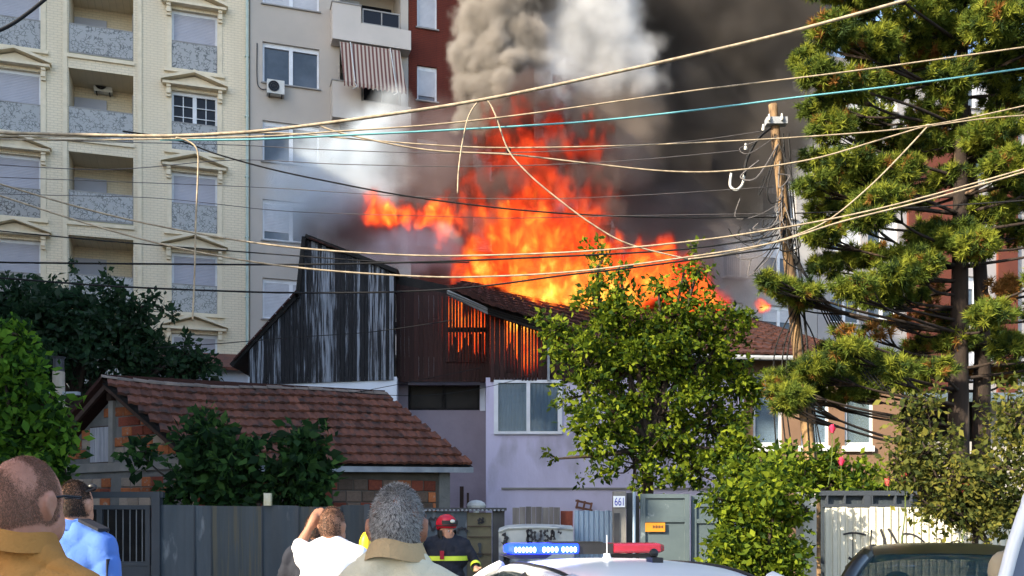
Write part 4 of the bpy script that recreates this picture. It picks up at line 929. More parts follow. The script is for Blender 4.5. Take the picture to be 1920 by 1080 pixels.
# ------------------------------------------------------------------ vegetation
def np_mesh(name, verts, k, mats, mi=None):             # faces of k consecutive vertices
    n = len(verts); nf = n//k; me = bpy.data.meshes.new(name)
    me.vertices.add(n); me.vertices.foreach_set('co', verts.astype(np.float32).ravel())
    me.loops.add(n); me.loops.foreach_set('vertex_index', np.arange(n, dtype=np.int32))
    me.polygons.add(nf); me.polygons.foreach_set('loop_start', np.arange(0, n, k, dtype=np.int32)); me.polygons.foreach_set('loop_total', np.full(nf, k, dtype=np.int32))
    for m in mats: me.materials.append(m)
    if mi is not None: me.polygons.foreach_set('material_index', mi.astype(np.int32))
    me.update(calc_edges=True); return me
def unit(a): return a/np.maximum(1e-9, np.linalg.norm(a, axis=-1, keepdims=True))
def leaf_verts(c, size, g, out=None, aspect=.55):
    n = len(c); d = unit(g.normal(size=(n, 3))+np.array([0, 0, -.35])+ (0 if out is None else out*.8)); r = unit(np.cross(d, g.normal(size=(n, 3)))); nn = np.cross(d, r)
    s = (size*g.choice([.55, .8, 1.0, 1.25, 1.6], n)*g.uniform(.85, 1.15, n))[:, None]
    v = np.empty((n, 4, 3)); v[:, 0] = c; v[:, 1] = c+d*s*.45+r*s*aspect*.5+nn*s*.08; v[:, 2] = c+d*s; v[:, 3] = c+d*s*.5-r*s*aspect*.5+nn*s*.08
    return v.reshape(-1, 3)
def foliage(lobes, n, size, g, clump=.18, per=26):
    w = np.array([l[1][0]*l[1][2] for l in lobes]); w = w/w.sum(); nc = max(1, n//per); li = g.choice(len(lobes), nc, p=w)
    C = np.array([list(l[0]) for l in lobes])[li]; RR = np.array([l[1] for l in lobes])[li]
    dirs = unit(g.normal(size=(nc, 3))); rad = g.uniform(.12, 1, nc)**.5; cc = C+dirs*RR*rad[:, None]
    k = np.repeat(np.arange(nc), per); sp = clump*g.uniform(.3, .85, nc); o0 = unit((cc-C)/RR)
    tw = unit(o0*.8+np.array([0, 0, .45])+g.normal(size=(nc, 3))*.55); ln = clump*g.uniform(1.0, 3.4, nc); u = g.uniform(-.35, .8, len(k))
    pos = cc[k]+tw[k]*(u*ln[k])[:, None]+g.normal(size=(len(k), 3))*(sp[k]*(1-.55*np.clip(u, 0, 1)))[:, None]*np.array([1, 1, .75]); out = unit(pos-C[k])
    return pos, out, cc
BARK = pm('bark', (.05, .036, .028), (.03, .022, .018), 8, rough=.95, bump=.8, bscale=18, stretch=(1, 1, .35))
def leafy(name, label, cat, base, lobes, n, size, mats, wts, seed, trunk_r=.12, fork=None, clump=.18, per=26, sticks=14, group=None, crown='crown'):
    g = np.random.default_rng(seed); root = empty(name, (base[0], base[1], 0), label, cat, group)
    extra = []
    for c_, r_ in lobes:                                 # ragged outline: small twig ends outside every main mass
        for _ in range(4):
            d = unit(g.normal(size=3)); k_ = g.uniform(.14, .30); extra.append((Vector(c_)+Vector(d*np.array(r_)*g.uniform(.95, 1.22)), tuple(x*k_ for x in r_)))
    ctr = sum((Vector(l[0]) for l in lobes), Vector())/len(lobes)
    for _ in range(len(lobes)):                          # long loose shoots breaking the outline
        c_, r_ = lobes[g.integers(len(lobes))]; o_ = (Vector(c_)-ctr); o_ = (o_.normalized() if o_.length > .05 else Vector((0, 0, 1)))+Vector(g.normal(size=3))*.45+Vector((0, 0, .25)); o_.normalize(); m_r = sum(r_)/3
        for t_ in (.9, 1.15, 1.4, 1.62): extra.append((Vector(c_)+o_*m_r*t_, (m_r*.16*(1.9-t_), m_r*.16*(1.9-t_), m_r*.20*(1.9-t_))))
    main = lobes; pos, out, cc = foliage([(c_, tuple(x*.84 for x in r_)) for c_, r_ in lobes]+extra, n, size, g, clump, per)
    me = np_mesh(crown, leaf_verts(pos, size, g, out), 4, mats, g.choice(len(mats), len(pos), p=wts)); link(crown, me, root)
    b = Vector(base); mid = Vector(fork) if fork else b.lerp(sum((Vector(l[0]) for l in lobes), Vector())/len(lobes), .55)
    t = MB(); t.tube(spline([b, b.lerp(mid, .5)+Vector((g.normal()*.05, g.normal()*.05, 0)), mid]), [trunk_r*(1-.4*i/16) for i in range(17)], 9)
    for l in lobes:
        e = Vector(l[0]); q = spline([mid, mid.lerp(e, .5)+Vector(g.normal(size=3))*.08, e], 5); t.tube(q, [trunk_r*.5*(1-.75*i/10) for i in range(11)], 6)
    for i in g.choice(len(cc), min(sticks*len(lobes), len(cc)), replace=False):
        e = Vector(cc[i]); l = min(lobes, key=lambda l: (Vector(l[0])-e).length); q = spline([Vector(l[0]), Vector(l[0]).lerp(e, .55)+Vector(g.normal(size=3))*.04, e], 3); t.tube(q, [.018-.012*i_/6 for i_ in range(7)], 4)
    t.build('trunk', BARK, root, True); return root
def lobe(px, py, Y, rx, ry, depth=None):                # pixel radii to metres
    return (P(px, py, Y), (rx*Y/FOC, (depth or rx*Y/FOC*.8), ry*Y/FOC))
LG = [leafmat('leaf_green', (.11, .158, .012), (.075, .118, .009)), leafmat('leaf_lime', (.22, .265, .018), (.155, .205, .014)), leafmat('leaf_deep', (.028, .062, .010), (.02, .045, .008))]
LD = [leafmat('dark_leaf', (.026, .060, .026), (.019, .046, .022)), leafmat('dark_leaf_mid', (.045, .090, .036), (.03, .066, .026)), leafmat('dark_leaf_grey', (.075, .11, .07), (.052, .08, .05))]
LM = [leafmat('maple_leaf', (.085, .19, .02), (.055, .14, .015)), leafmat('maple_leaf_lime', (.14, .27, .025), (.10, .22, .02)), leafmat('maple_leaf_deep', (.025, .07, .014), (.018, .05, .012))]
LV = [leafmat('vine_leaf', (.03, .075, .022), (.02, .055, .018)), leafmat('vine_leaf_light', (.06, .13, .03), (.04, .10, .025)), leafmat('vine_leaf_deep', (.014, .036, .014), (.01, .028, .012))]
LR = [leafmat('rose_leaf', (.12, .13, .028), (.085, .10, .022)), leafmat('rose_leaf_yellow', (.21, .19, .035), (.15, .15, .03)), leafmat('rose_leaf_deep', (.045, .06, .016), (.03, .045, .012))]
# tree in front of the burning house
Y = 15.6
lob = [lobe(1120, 640, Y, 70, 60), lobe(1200, 605, Y, 70, 50), lobe(1275, 605, Y, 55, 45), lobe(1180, 690, Y, 110, 80), lobe(1100, 740, Y-.3, 60, 50), lobe(1130, 810, Y-.4, 65, 50), lobe(1230, 780, Y, 110, 80), lobe(1310, 680, Y+.2, 80, 80),
       lobe(1330, 800, Y+.2, 80, 70), lobe(1190, 870, Y-.3, 85, 42), lobe(1300, 880, Y, 90, 40), lobe(1365, 620, Y+.3, 45, 45), lobe(1380, 720, Y+.3, 40, 50), lobe(1130, 580, Y, 40, 40), lobe(1245, 640, Y-.3, 70, 60), lobe(1105, 690, Y-.3, 55, 40), lobe(1390, 850, Y, 50, 40),
       lobe(1120, 500, Y, 12, 45), lobe(1160, 505, Y, 12, 35), lobe(1280, 520, Y, 12, 30), lobe(1335, 580, Y, 34, 32), lobe(1310, 500, Y, 10, 30), lobe(1045, 860, Y-.4, 32, 8), lobe(1030, 610, Y, 14, 40), lobe(1070, 655, Y-.2, 40, 35), lobe(1235, 535, Y, 14, 22)]
leafy('leafy_tree', 'bushy sunlit green tree in front of the burning lilac house', 'tree', P(1215, 975, Y)-Vector((0, 0, CAMZ)), lob, 27000, .082, LG, [.44, .28, .28], 11, .14, P(1215, 840, Y), clump=.125, per=44)
# shrub left of the concrete post
Y = 10.6
lob = [lobe(1420, 960, Y, 70, 60), lobe(1460, 900, Y, 45, 40), lobe(1385, 1010, Y, 45, 45), lobe(1460, 1030, Y, 48, 60), lobe(1420, 1080, Y, 80, 60), lobe(1360, 940, Y, 30, 20), lobe(1490, 960, Y, 20, 40), lobe(1375, 1060, Y-.1, 45, 30)]
leafy('shrub', 'bright green sunlit shrub between the panelled gate and concrete post', 'shrub', P(1430, 975, Y)-Vector((0, 0, CAMZ)), lob, 9000, .068, LG, [.44, .32, .24], 12, .06, P(1430, 1060, Y), clump=.10, per=34)
Y = 13.5
lob = [lobe(1440, 895, Y, 60, 30), lobe(1510, 890, Y, 50, 25), lobe(1570, 905, Y, 60, 22), lobe(1650, 912, Y, 60, 16), lobe(1555, 860, Y, 20, 25), lobe(1400, 905, Y, 50, 30)]
leafy('climbing_shrub', 'low green shrub spreading under the windows of the tan house', 'shrub', P(1500, 975, Y)-Vector((0, 0, CAMZ)), lob, 5200, .085, LG, [.45, .25, .30], 13, .05, P(1500, 930, Y), clump=.13, per=18)
# rose shrub at the right
Y = 9.8
lob = [lobe(1700, 800, Y, 22, 35), lobe(1735, 850, Y, 45, 35), lobe(1770, 900, Y, 75, 45), lobe(1850, 930, Y, 80, 50), lobe(1830, 975, Y, 70, 25), lobe(1880, 870, Y, 50, 60), lobe(1910, 790, Y, 40, 50), lobe(1740, 770, Y, 25, 15), lobe(1900, 960, Y, 45, 45), lobe(1780, 955, Y, 60, 30), lobe(1690, 865, Y, 20, 25), lobe(1680, 900, Y, 20, 15)]
leafy('rose_bush', 'tall yellowish rose bush overhanging the cream corrugated fence', 'bush', P(1830, 975, Y)-Vector((0, 0, CAMZ)), lob, 7800, .058, LR, [.45, .28, .27], 14, .05, P(1830, 1000, Y), clump=.11, per=16)
# left trees
Y = 23.
lob = [lobe(60, 640, Y, 90, 80), lobe(150, 610, Y, 70, 70), lobe(240, 620, Y, 65, 60), lobe(180, 680, Y, 130, 50), lobe(300, 690, Y, 70, 40), lobe(-30, 600, Y, 60, 60), lobe(40, 700, Y, 100, 60), lobe(150, 545, Y, 14, 24), lobe(210, 560, Y, 25, 22), lobe(265, 575, Y, 20, 18), lobe(345, 665, Y, 30, 25), lobe(375, 690, Y, 22, 22), lobe(20, 560, Y, 40, 25), lobe(110, 570, Y, 35, 25)]
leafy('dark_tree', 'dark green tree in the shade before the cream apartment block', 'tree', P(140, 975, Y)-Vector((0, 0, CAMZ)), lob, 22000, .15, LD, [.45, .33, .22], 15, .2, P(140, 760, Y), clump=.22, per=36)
Y = 11.6
lob = [lobe(35, 695, Y, 34, 18), lobe(30, 640, Y, 18, 26), lobe(85, 755, Y, 30, 14), lobe(25, 775, Y, 45, 26), lobe(75, 815, Y, 42, 26), lobe(15, 850, Y, 55, 30), lobe(-30, 720, Y, 40, 50), lobe(100, 850, Y, 26, 26), lobe(50, 735, Y, 28, 14), lobe(-5, 620, Y, 14, 14), lobe(55, 890, Y, 60, 30), lobe(110, 795, Y, 16, 12)]
leafy('maple_tree', 'bright lime green young maple at the edge beside the brick gable', 'tree', P(20, 975, Y)-Vector((0, 0, CAMZ)), lob, 5600, .11, LM, [.42, .30, .28], 16, .08, P(25, 900, Y), clump=.12, per=16)
Y = 13.3
lob = [lobe(390, 830, Y, 32, 34), lobe(375, 860, Y, 22, 16), lobe(262, 848, Y, 26, 4), lobe(430, 875, Y, 45, 34), lobe(385, 900, Y, 36, 28), lobe(430, 925, Y, 55, 20), lobe(560, 850, Y, 30, 28), lobe(575, 890, Y, 34, 36), lobe(530, 910, Y, 38, 26), lobe(588, 828, Y, 16, 14), lobe(385, 788, Y, 12, 12), lobe(570, 930, Y, 38, 14), lobe(465, 855, Y, 18, 14), lobe(330, 935, Y, 30, 8)]
leafy('grape_vine', 'dark green vine growing over the steel fence before the brick outhouse', 'vine', P(430, 975, Y)-Vector((0, 0, CAMZ)), lob, 5200, .13, LV, [.45, .25, .30], 17, .05, P(430, 950, Y), clump=.13, per=15)
# roses
M['petal'] = pm('pink_petal', (.75, .05, .12), (.62, .04, .10), 9, rough=.6); M['petal2'] = pm('coral_petal', (.72, .14, .11), (.60, .10, .09), 9, rough=.6); M['stem'] = pm('green_stem', (.09, .12, .03), (.06, .09, .02), 5)
ros = [(1560, 806, 13.2, 'petal', 'deep pink rose high on a bare stem before the tan wall'), (1577, 867, 13.2, 'petal', 'pink rose low over the green shrub beside the tan wall'), (1664, 905, 12.4, 'petal2', 'small coral rose above the grey gate top'), (1697, 899, 10.0, 'petal2', 'large coral rose at the edge of the yellowish rose bush'), (1808, 915, 9.7, 'petal2', 'pale orange rose inside the yellowish rose bush')]
for px, py, Yr, mt, lab in ros:
    c = P(px, py, Yr); o = empty('rose', c-Vector((0, 0, .5)), lab, 'flower', 'roses'); r = .055
    for k in range(9):
        a = k*2.4; h = k*.006; rr = r*(1-k*.075); p = MB()
        p.grid(lambda u, v: c+Vector((math.cos(a+(u-.5)*1.7)*rr*(.35+.65*v), math.sin(a+(u-.5)*1.7)*rr*(.35+.65*v), (v-.4)*.07*(1+.2*math.cos((u-.5)*3))+h-.02)), 4, 3); p.build('petal', M[mt], o, True)
    p = MB(); p.tube(spline([c-Vector((.05, 0, .75)), c-Vector((.0, 0, .35)), c]), .007, 5); p.build('stem', M['stem'], o)

# pine
NE = [leafmat('needle', (.105, .145, .022), (.08, .115, .018), .3), leafmat('needle_light', (.23, .25, .03), (.17, .20, .025), .3), leafmat('needle_deep', (.035, .06, .016), (.026, .048, .014), .3), leafmat('needle_brown', (.26, .125, .03), (.20, .09, .025), .25)]
pads = [(1530, 690, 55, 26), (1600, 735, 55, 20), (1650, 680, 50, 24), (1480, 742, 45, 18), (1700, 720, 40, 18), (1590, 655, 45, 18), (1500, 545, 45, 18), (1690, 555, 50, 20), (1720, 500, 45, 22), (1860, 590, 45, 22), (1780, 600, 40, 16), (1505, 112, 26, 24), (1535, 140, 40, 26), (1560, 60, 50, 30), (1610, 25, 55, 30), (1640, 85, 55, 35), (1720, 30, 60, 40), (1740, 95, 55, 35), (1800, 45, 50, 45), (1870, 40, 60, 50), (1870, 120, 60, 40), (1590, 160, 60, 28), (1680, 155, 60, 35), (1780, 150, 50, 35), (1890, 190, 50, 35),
        (1540, 205, 45, 22), (1560, 240, 45, 24), (1620, 225, 55, 22), (1660, 265, 60, 26), (1750, 215, 55, 30), (1740, 270, 50, 24), (1860, 250, 60, 30), (1540, 300, 45, 24), (1600, 305, 55, 24), (1530, 345, 40, 22), (1590, 350, 55, 24), (1680, 320, 55, 28), (1650, 375, 55, 24), (1560, 400, 55, 28), (1540, 440, 40, 22), (1630, 410, 45, 22),
        (1720, 370, 45, 22), (1780, 330, 40, 20), (1890, 310, 50, 32), (1900, 370, 45, 30), (1460, 540, 40, 18), (1440, 525, 22, 16), (1500, 560, 40, 18), (1560, 500, 45, 22), (1620, 480, 50, 24), (1670, 520, 55, 28), (1650, 560, 55, 20), (1600, 540, 45, 20), (1700, 480, 40, 20),
        (1740, 440, 45, 28), (1800, 440, 40, 26), (1850, 400, 50, 30), (1830, 460, 45, 24), (1900, 440, 40, 26), (1560, 660, 35, 18), (1600, 670, 50, 22), (1560, 710, 55, 24), (1490, 730, 55, 22), (1460, 715, 30, 18), (1620, 710, 50, 22), (1680, 690, 40, 20), (1540, 750, 40, 14), (1470, 760, 30, 14),
        (1730, 650, 40, 18), (1790, 640, 45, 20), (1850, 640, 50, 24), (1900, 650, 45, 24), (1760, 690, 40, 16), (1890, 700, 45, 18), (1740, 545, 30, 20, 1), (1885, 545, 35, 28, 1), (1700, 605, 45, 14, 1), (1640, 620, 40, 12, 1), (1850, 700, 40, 14, 1), (1580, 620, 30, 12, 1), (1760, 580, 25, 14, 1)]
Y = 14.6; g = np.random.default_rng(21)
pine = empty('pine_tree', (P(1818, 0, Y).x, Y, 0), 'tall pine with two dark trunks and sunlit needle clumps', 'tree')
trA = [P(1800, 1000, Y), P(1797, 800, Y), P(1798, 650, Y), P(1800, 500, Y), P(1802, 300, Y), P(1804, 120, Y), P(1806, -120, Y), P(1806, -330, Y)]; trA[0].z = 0
trB = [P(1838, 1000, Y+.15), P(1840, 800, Y+.15), P(1842, 640, Y+.15), P(1836, 480, Y+.15), P(1822, 330, Y+.1), P(1812, 200, Y)]; trB[0].z = 0
q = spline(trA, 6); p = MB(); p.tube(q, [.17*(1-.72*i/(len(q)-1)) for i in range(len(q))], 10); p.build('trunk', BARK, pine, True)
q2 = spline(trB, 6); p = MB(); p.tube(q2, [.15*(1-.6*i/(len(q2)-1)) for i in range(len(q2))], 10); p.build('trunk', BARK, pine, True)
br = MB(); tv = []; tm = []
NN = 44
def tuft(c, d, L, k):
    n = NN; dirs = unit(d[None, :]*.5+g.normal(size=(n, 3))*.62); s = unit(np.cross(dirs, g.normal(size=(n, 3))))*.0085; ln = L*g.uniform(.7, 1.15, n)[:, None]
    b = c[None, :]+g.normal(size=(n, 3))*.012+dirs*.01; v = np.empty((n, 3, 3)); v[:, 0] = b-s; v[:, 1] = b+s; v[:, 2] = b+dirs*ln; return v.reshape(-1, 3), np.full(n, k)
pads += [(g.uniform(1560, 1910), g.uniform(0, 460), g.uniform(36, 55), g.uniform(18, 28)) for _ in range(5)]
PBARK = pm('pine_bark', (.032, .022, .017), (.018, .013, .011), 8, rough=.95, bump=.9, bscale=14, stretch=(1, 1, .35), c3=(.20, .13, .085), s3=3., lo3=.60, hi3=.70)
for i_, pd in enumerate(pads+[(x, y, 60, 40) for x in range(1560, 2100, 95) for y in (-40, -110)]+[(x, y, 55, 30) for x in (1975, 2060) for y in range(20, 720, 70)]):
    brown = len(pd) > 4; zc = Y+g.uniform(-1.4, 1.5)*(.6+.4*min(1, abs(pd[0]-1815)/250)); c = np.array(P(pd[0], pd[1], zc)); rx, rz = pd[2]*zc/FOC, pd[3]*zc/FOC; ry = rx*.9
    tz = c[2]-abs(c[0]-float(P(1803, 0, Y).x))*.18-.1; tk = min(q, key=lambda w: abs(w.z-tz)); e = Vector(c)
    m_ = tk.lerp(e, .55)+Vector((g.normal()*.1, g.normal()*.1, -.12)); bp = spline([tk, m_, e+Vector((0, 0, -rz*.4))], 6); br.tube(bp, [.030-.021*k/12 for k in range(13)], 6)
    for _ in range(5):
        e2 = c+unit(g.normal(size=3))*np.array([rx, ry, rz])*.8; br.tube(spline([bp[8], bp[8].lerp(Vector(e2), .6)+Vector((0, 0, -.05)), Vector(e2)], 3), [.018-.012*k/6 for k in range(7)], 4)
    nt_ = int(96*(pd[2]*pd[3])/(45*24)*(.45 if brown else 1)); pc = g.uniform(size=3)
    dd_ = unit(g.normal(size=(nt_, 3))); rad = g.uniform(.1, 1, nt_)**.5
    for d, r in zip(dd_, rad):
        pos = c+d*np.array([rx, ry, rz])*r; out = unit(d*.7+np.array([0, 0, .55])+g.normal(size=3)*.25)
        k = 3 if (brown and g.random() < .75) or g.random() < .03+.22*max(0, pc[0]-.6) else g.choice(3, p=[.44, .38, .18])
        a, b = tuft(pos, out, .115, k); tv.append(a); tm.append(b)
br.build('branches', PBARK, pine, True)
for o_ in pine.children:
    if o_.name.startswith('trunk'): o_.data.materials[0] = PBARK
link('crown', np_mesh('crown', np.concatenate(tv), 3, NE, np.concatenate(tm)), pine)

# ------------------------------------------------------------------ utility pole and wires
M['polewood'] = pm('pole_timber', (.30, .19, .095), (.07, .045, .03), 7, rough=.95, bump=.6, bscale=14, stretch=(1, 1, .3))
PY = 15.0
pole = empty('utility_pole', (P(1532, 0, PY).x, PY, 0), 'leaning wooden utility pole tangled with cables beside the pine', 'pole')
pp = [P(1449, 196, PY), P(1456, 270, PY), P(1466, 360, PY), P(1480, 500, PY), P(1493, 620, PY), P(1508, 760, PY), P(1522, 880, PY), P(1545, 1150, PY)]; pp[-1].z = 0
q = spline(pp, 4); p = MB(); p.tube(q, [.068+.04*i/(len(q)-1) for i in range(len(q))], 12); p.build('shaft', M['polewood'], pole, True)
M['insul'] = pm('porcelain', (.62, .62, .58), (.5, .5, .46), 6, rough=.35)
p = MB(); p.box(tuple(P(1438, 231, PY-.13)), tuple(P(1472, 226, PY+.02))); p.build('bracket', M['greytimber'], pole)
for px, py in ((1442, 226), (1466, 225), (1431, 245), (1398, 281)):
    c = P(px, py, PY-.16); p = MB(); p.tube([c, c+Vector((0, 0, .03)), c+Vector((0, 0, .05)), c+Vector((0, 0, .1))], [.018, .026, .018, .012], 8); p.build('insulator', M['insul'], pole)
M['cablebeige'] = pm('beige_cable', (.44, .35, .24), (.24, .19, .13), 11, rough=.6)
M['cabledark'] = pm('black_cable', (.007, .007, .008), (.011, .011, .012), 6, rough=.8)
M['cablegrey'] = pm('grey_cable', (.11, .10, .10), (.08, .075, .075), 6, rough=.6)
M['cablecyan'] = pm('turquoise_cable', (.16, .40, .43), (.12, .34, .37), 6, rough=.5)
for k in range(26):                                     # tangle of loose cable ends on the pole
    g2 = np.random.default_rng(100+k); y0 = g2.uniform(240, 440); a = P(1462+(y0-300)*.1, y0, PY-.16); x1 = g2.uniform(1375, 1455) if k % 3 else g2.uniform(1475, 1500); y1 = y0+g2.uniform(10, 110)
    p = MB(); p.tube(spline([a, P((1460+x1)/2+g2.normal()*8, (y0+y1)/2+g2.uniform(5, 40), PY-.3), P(x1, y1, PY-.25), P(x1+g2.normal()*14, y1-g2.uniform(-10, 40), PY-.25)], 6), g2.uniform(.006, .013), 5); p.build('cable', M[('cabledark', 'cablegrey', 'cabledark', 'cablegrey')[k % 4]], pole)
for x0 in (1474, 1484):
    p = MB(); p.tube(spline([P(x0-6, 250, PY-.05), P(x0, 330, PY-.1), P(x0+8, 420, PY-.1), P(x0+22, 560, PY-.1), P(x0+34, 700, PY-.1), P(x0+45, 870, PY-.1)], 5), .014, 5); p.build('cable', M['cabledark'], pole)
for k, x0 in enumerate((1425, 1440, 1448, 1500)):
    p = MB(); p.tube(spline([P(1500, 560+k*8, PY-.15), P(x0+30, 650, PY-.2), P(x0+26, 760, PY-.2), P(x0+34+k*5, 880, PY-.2)], 5), .012, 5); p.build('cable', M['cabledark'], pole)
p = MB(); p.tube(spline([P(1371, 325, PY-.2), P(1369, 348, PY-.2), P(1380, 356, PY-.2), P(1392, 345, PY-.2), P(1396, 322, PY-.2)], 6), .02, 6); p.build('cable', M['insul'], pole)
p = MB(); p.tube(spline([P(1396, 330, PY-.2), P(1400, 300, PY-.2), P(1420, 262, PY-.2), P(1444, 240, PY-.15)], 6), .025, 6); p.build('cable', M['cabledark'], pole)
p = MB(); p.tube([P(1480, 345, PY-.05), P(1540, 905, PY-.03)], .01, 5); p.build('cable', M['cablegrey'], pole)
for k in range(7):                                      # bundle fanning out of the pole into the pine
    p = MB(); p.tube(spline([P(1490, 470+k*4, PY-.1), P(1530+k*6, 560+k*4, PY-.3), P(1570+k*9, 640+k*4, PY-.3), P(1630+k*12, 720+k*5, PY-.3)], 5), .011, 5); p.build('cable', M['cabledark'], pole)
wires = [
 ('thick beige bundled cable rising across the smoke to the upper edge', 'cablebeige', .026, 12, 12.6, [(-60, 247), (120, 252), (300, 255), (430, 250), (540, 240), (720, 216), (905, 187), (1100, 147), (1300, 103), (1500, 55), (1720, -6), (1900, -60)]),
 ('thin beige cable crossing just under the thick bundle', 'cablebeige', .013, 12.2, 13, [(-60, 261), (200, 262), (480, 256), (640, 246), (820, 233), (1010, 211), (1300, 170), (1600, 133), (1980, 80)]),
 ('turquoise cable crossing the picture above the pole top', 'cablecyan', .016, 12.4, 13.2, [(300, 262), (460, 262), (640, 254), (860, 243), (1100, 228), (1300, 207), (1500, 182), (1700, 158), (1980, 120)]),
 ('beige cable meeting a knot in front of the pine', 'cablebeige', .012, 12.6, 13.4, [(-60, 255), (200, 256), (500, 249), (680, 262), (830, 273), (960, 277), (1200, 272), (1500, 257), (1740, 235), (1980, 185)]),
 ('sagging beige cable below the pole bracket ending at the knot', 'cablebeige', .014, 12.8, 13.4, [(590, 232), (650, 252), (800, 281), (960, 290), (1100, 306), (1250, 321), (1370, 320), (1520, 299), (1650, 262), (1740, 235)]),
 ('beige cable running on from the knot to the upper edge of the pine', 'cablebeige', .012, 13.4, 13.6, [(1740, 237), (1850, 222), (1980, 212)]),
 ('slanting beige strand from the knot down towards the tree top', 'cablebeige', .014, 13.4, 13.0, [(1740, 236), (1690, 290), (1630, 350), (1560, 408), (1500, 438), (1420, 463), (1350, 478), (1290, 486)]),
 ('beige looped cable hanging over the flames', 'cablebeige', .013, 12.55, 12.9, [(858, 362), (860, 318), (868, 262), (880, 215), (900, 188), (915, 190), (930, 218), (953, 281), (990, 325), (1040, 368), (1110, 420), (1180, 458), (1290, 486)]),
 ('upper of two long sagging beige cables crossing the cream block', 'cablebeige', .015, 12.2, 13.2, [(-60, 325), (0, 345), (200, 402), (400, 443), (560, 465), (750, 478), (900, 479), (1100, 471), (1300, 452), (1450, 430), (1600, 402), (1750, 365), (1980, 300)]),
 ('lower of two long sagging beige cables crossing the charred gable', 'cablebeige', .015, 12.0, 13.0, [(-60, 350), (0, 367), (150, 415), (300, 457), (450, 487), (600, 506), (780, 518), (900, 519), (1080, 509), (1290, 482), (1450, 455), (1580, 415), (1750, 372), (1980, 305)]),
 ('beige cable end hanging straight down the cream facade', 'cablebeige', .014, 12.0, 12.0, [(330, 258), (352, 264), (370, 282), (371, 330), (367, 420), (365, 510), (361, 602)]),
 ('black cable crossing low over the gable top', 'cabledark', .016, 12.6, 13.6, [(-60, 490), (0, 492), (300, 495), (560, 496), (800, 491), (1000, 483), (1250, 470), (1400, 452), (1460, 440)]),
 ('lowest long black cable across the charred planks', 'cabledark', .016, 12.4, 13.6, [(-60, 518), (0, 521), (200, 536), (400, 545), (560, 549), (750, 547), (900, 537), (1060, 516), (1200, 500), (1460, 465)]),
 ('black cable crossing the lower cream balconies', 'cabledark', .011, 12.8, 13.4, [(-60, 425), (0, 433), (200, 452), (400, 468), (560, 480), (740, 492), (880, 492)]),
 ('dark cable slanting from the cream block into the flames', 'cabledark', .014, 12.8, 14.8, [(230, 246), (330, 262), (410, 290), (520, 320), (640, 345), (740, 364), (860, 381), (1000, 396), (1150, 405), (1300, 408), (1460, 407)]),
 ('thin grey wire crossing the white smoke', 'cablegrey', .007, 13, 14.6, [(-60, 258), (200, 266), (440, 272), (640, 282), (860, 287), (1100, 281), (1300, 264), (1435, 245)]),
 ('thin grey wire crossing behind the looped cable', 'cablegrey', .007, 13, 14.6, [(-60, 305), (200, 318), (440, 300), (640, 308), (900, 312), (1150, 303), (1400, 281)]),
 ('very thin wire just above the slanting dark cable', 'cablegrey', .006, 13, 14.6, [(-60, 330), (200, 340), (500, 352), (760, 368), (1000, 373), (1200, 366), (1450, 350)]),
 ('thin wavy wire passing the small flames', 'cablegrey', .006, 13, 14.6, [(-60, 362), (100, 366), (300, 372), (500, 393), (620, 400), (800, 405), (950, 409), (1150, 405), (1460, 400)]),
 ('thin dark wire low across the dark tree', 'cabledark', .007, 12.6, 13, [(290, 652), (400, 645), (560, 632), (700, 622), (850, 600)]),
 ('thin black wire under the brown planks', 'cabledark', .008, 16.5, 18.5, [(480, 740), (560, 746), (650, 738), (740, 722), (850, 700), (900, 690)]),
 ('thin black wire strung to the lilac wall window', 'cabledark', .008, 17, 19, [(620, 733), (760, 742), (860, 735), (950, 717), (1000, 700)]),
 ('thick black twisted cable at the upper corner', 'cabledark', .022, 9, 9.5, [(-40, 72), (10, 52), (45, 30), (90, -6), (150, -60)]),
 ('black cable from the pole across the pine trunks', 'cabledark', .013, 14.2, 13.6, [(1490, 400), (1600, 396), (1720, 389), (1830, 382), (1980, 372)]),
]
for lab, mt, r, Y0, Y1, pts in wires:
    x0, x1 = pts[0][0], pts[-1][0]
    q = spline([P(a, b, Y0+(Y1-Y0)*((a-x0)/(x1-x0) if abs(x1-x0) > 100 else i/len(pts))) for i, (a, b) in enumerate(pts)], 6)
    p = MB(); p.tube(q, r*.8, 6); o = p.build('wire', M[mt], None, True); tag(o, lab, 'cable', 'overhead cables')
c = P(953, 281, 12.7); p = MB(); p.ell(c, (.035, .03, .035), 8, 6); tag(p.build('cable_clamp', M['cabledark']), 'small black clamp on the looped cable above the flames', 'clamp')
c = P(1740, 236, 13.4); p = MB(); p.ell(c, (.05, .03, .025), 8, 6); tag(p.build('cable_knot', M['cablebeige']), 'beige binding where the cables meet before the pine', 'clamp')

# ------------------------------------------------------------------ vehicles
M['carwhite'] = pm('white_car_paint', (.78, .79, .82), (.74, .75, .78), 2, rough=.22, spec=.5)
M['cardark'] = pm('dark_car_paint', (.014, .011, .009), (.010, .008, .007), 2, rough=.28, spec=.5)
M['carglass'] = glassmat('car_glass', (.02, .035, .04), .03, .45)
M['carglass2'] = glassmat('tinted_car_glass', (.015, .04, .05), .03, .3)
M['rubber'] = pm('rubber', (.018, .018, .018), (.025, .025, .025), 8, rough=.8)
M['alloy'] = pm('alloy', (.45, .45, .46), (.38, .38, .4), 5, rough=.35, metal=.8)
M['blackplastic'] = pm('black_plastic', (.014, .014, .015), (.02, .02, .022), 6, rough=.5)
M['seat'] = pm('seat_cloth', (.05, .05, .055), (.035, .035, .04), 10, rough=.9)
M['bluelight'] = emis('blue_beacon_lens', (.006, .03, 1.0), 1.6); M['bluelamp'] = emis('blue_beacon_lamp', (.30, .60, 1.0), 3.0)
